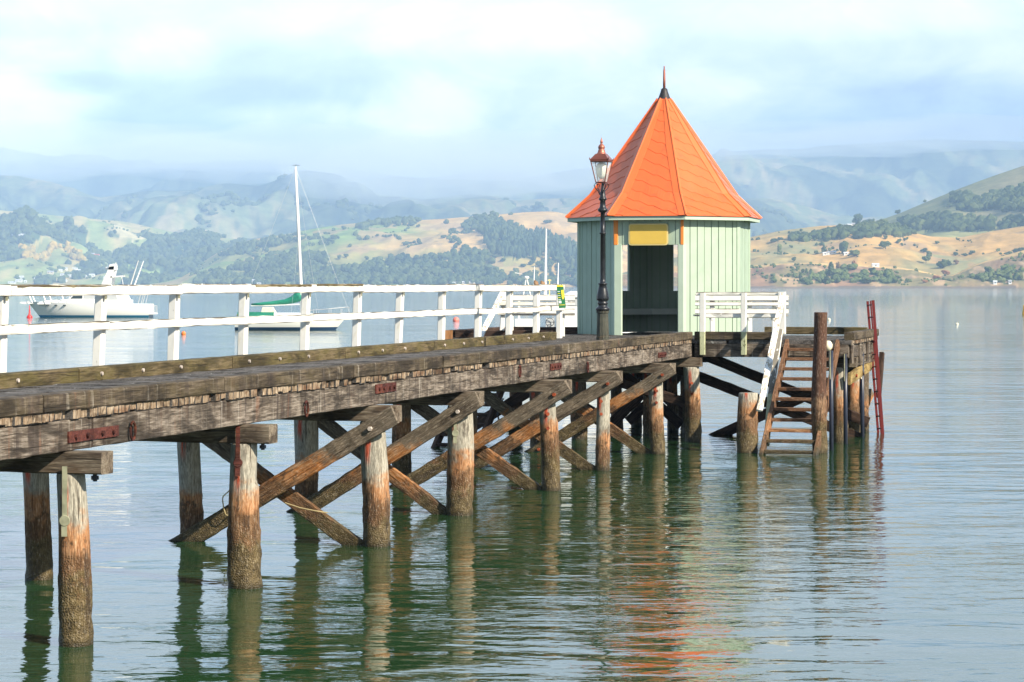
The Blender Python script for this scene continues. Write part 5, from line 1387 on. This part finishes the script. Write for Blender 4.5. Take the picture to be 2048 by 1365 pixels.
n1 = g.noise(cvec(1.0, 2.6, 2.3), 8.0, 7, .6, .5); n2 = g.noise(cvec(1.0, 1.9, 7.1), 19.0, 7, .62, .6); n3 = g.noise(cvec(1.0, 4.5, 4.4), 3.2, 4, .5, .2)
def lobe(cx_, cz0, rx, rz):
    a = g.math('DIVIDE', g.math('SUBTRACT', dx, cx_), rx); b_ = g.math('DIVIDE', g.math('SUBTRACT', dzz, cz0), rz)
    d2 = g.math('ADD', g.math('MULTIPLY', a, a), g.math('MULTIPLY', b_, b_))
    return g.mapr(d2, 1.0, 0.0)
def dirx(px): return (px - 1024) / F
def dirz(py): return (Y0 - py) / F
lobes = None
for px, py, rx, ry, k_ in ((20, 240, 260, 120, .36), (340, 110, 130, 70, .16), (850, 240, 150, 110, .22), (600, 235, 230, 40, .14), (1700, 40, 500, 60, .12), (900, 60, 600, 70, .12)):
    q = g.math('MULTIPLY', lobe(dirx(px), dirz(py), rx / F, ry / F), k_); lobes = q if lobes is None else g.math('ADD', lobes, q)
for px, py, rx, ry, k_ in ((520, 190, 150, 45, .10), (170, 175, 130, 30, .12), (1800, 240, 420, 110, .16), (230, 260, 90, 60, .10), (60, 70, 200, 30, .10)):
    lobes = g.math('SUBTRACT', lobes, g.math('MULTIPLY', lobe(dirx(px), dirz(py), rx / F, ry / F), k_))
dens = g.math('ADD', g.math('ADD', g.math('MULTIPLY', n1, .45), g.math('MULTIPLY', n2, .35)), g.math('MULTIPLY', n3, .20))
dens = g.math('ADD', g.math('MULTIPLY_ADD', g.math('SUBTRACT', dens, .5), 1.55, .47), lobes)
cloudc = g.ramp(dens, [(.28, (.13, .21, .36)), (.42, (.28, .38, .52)), (.56, (.50, .56, .60)), (.70, (.76, .74, .71)), (.90, (1.0, .91, .77))])
high = g.mapr(dzz, .06, .13)
cloudc = g.mix(g.math('MULTIPLY', high, .55), cloudc, (.76, .75, .77))
mid_ = g.mapr(dzz, .10, .32)
cloudc = g.mix(g.math('MULTIPLY', mid_, .8), cloudc, (.62, .75, .92))
zen = g.mapr(dzz, .30, .9)
cloudc = g.mix(g.math('MULTIPLY', zen, .8), cloudc, (.05, .09, .17))
sk = g.n('ShaderNodeVectorMath', operation='SCALE'); g.l(sky.outputs[0], sk.inputs[0]); sk.inputs['Scale'].default_value = 1.0
# the background runs at strength 0.1, so the cloud deck is given in the same physical units as the sky
cl = g.n('ShaderNodeVectorMath', operation='SCALE'); g.l(cloudc, cl.inputs[0]); cl.inputs['Scale'].default_value = 15.8
# the cloud bank stands over the far shore; the unseen sky aside and behind is dimmed to deepen shadows
side = g.mapr(dy, .93, .45)
clv = g.mix(g.math('MULTIPLY', side, .80), cl.outputs[0], (1.5, 2.3, 3.4))
fin = g.mix(.88, sk.outputs[0], clv)
g.l(fin, bg.inputs['Color']); bg.inputs['Strength'].default_value = .1

cam = bpy.data.cameras.new('camera'); co = bpy.data.objects.new('camera', cam); COL.objects.link(co)
co.location = (0, 0, HC); co.rotation_euler = (R(90), 0, 0)
cam.sensor_width = 36; cam.lens = 36 * F / 2048; cam.shift_y = -(682.5 - Y0) / 2048 ; cam.clip_start = .1; cam.clip_end = 40000
scn.camera = co
scn.render.engine = 'CYCLES'
scn.view_settings.view_transform = 'Standard'; scn.view_settings.look = 'None'; scn.view_settings.exposure = 0.80; scn.view_settings.gamma = 1.0
scn.cycles.max_bounces = 6; scn.cycles.volume_bounces = 1; scn.cycles.use_denoising = True
scn.render.resolution_x = 1024; scn.render.resolution_y = 682
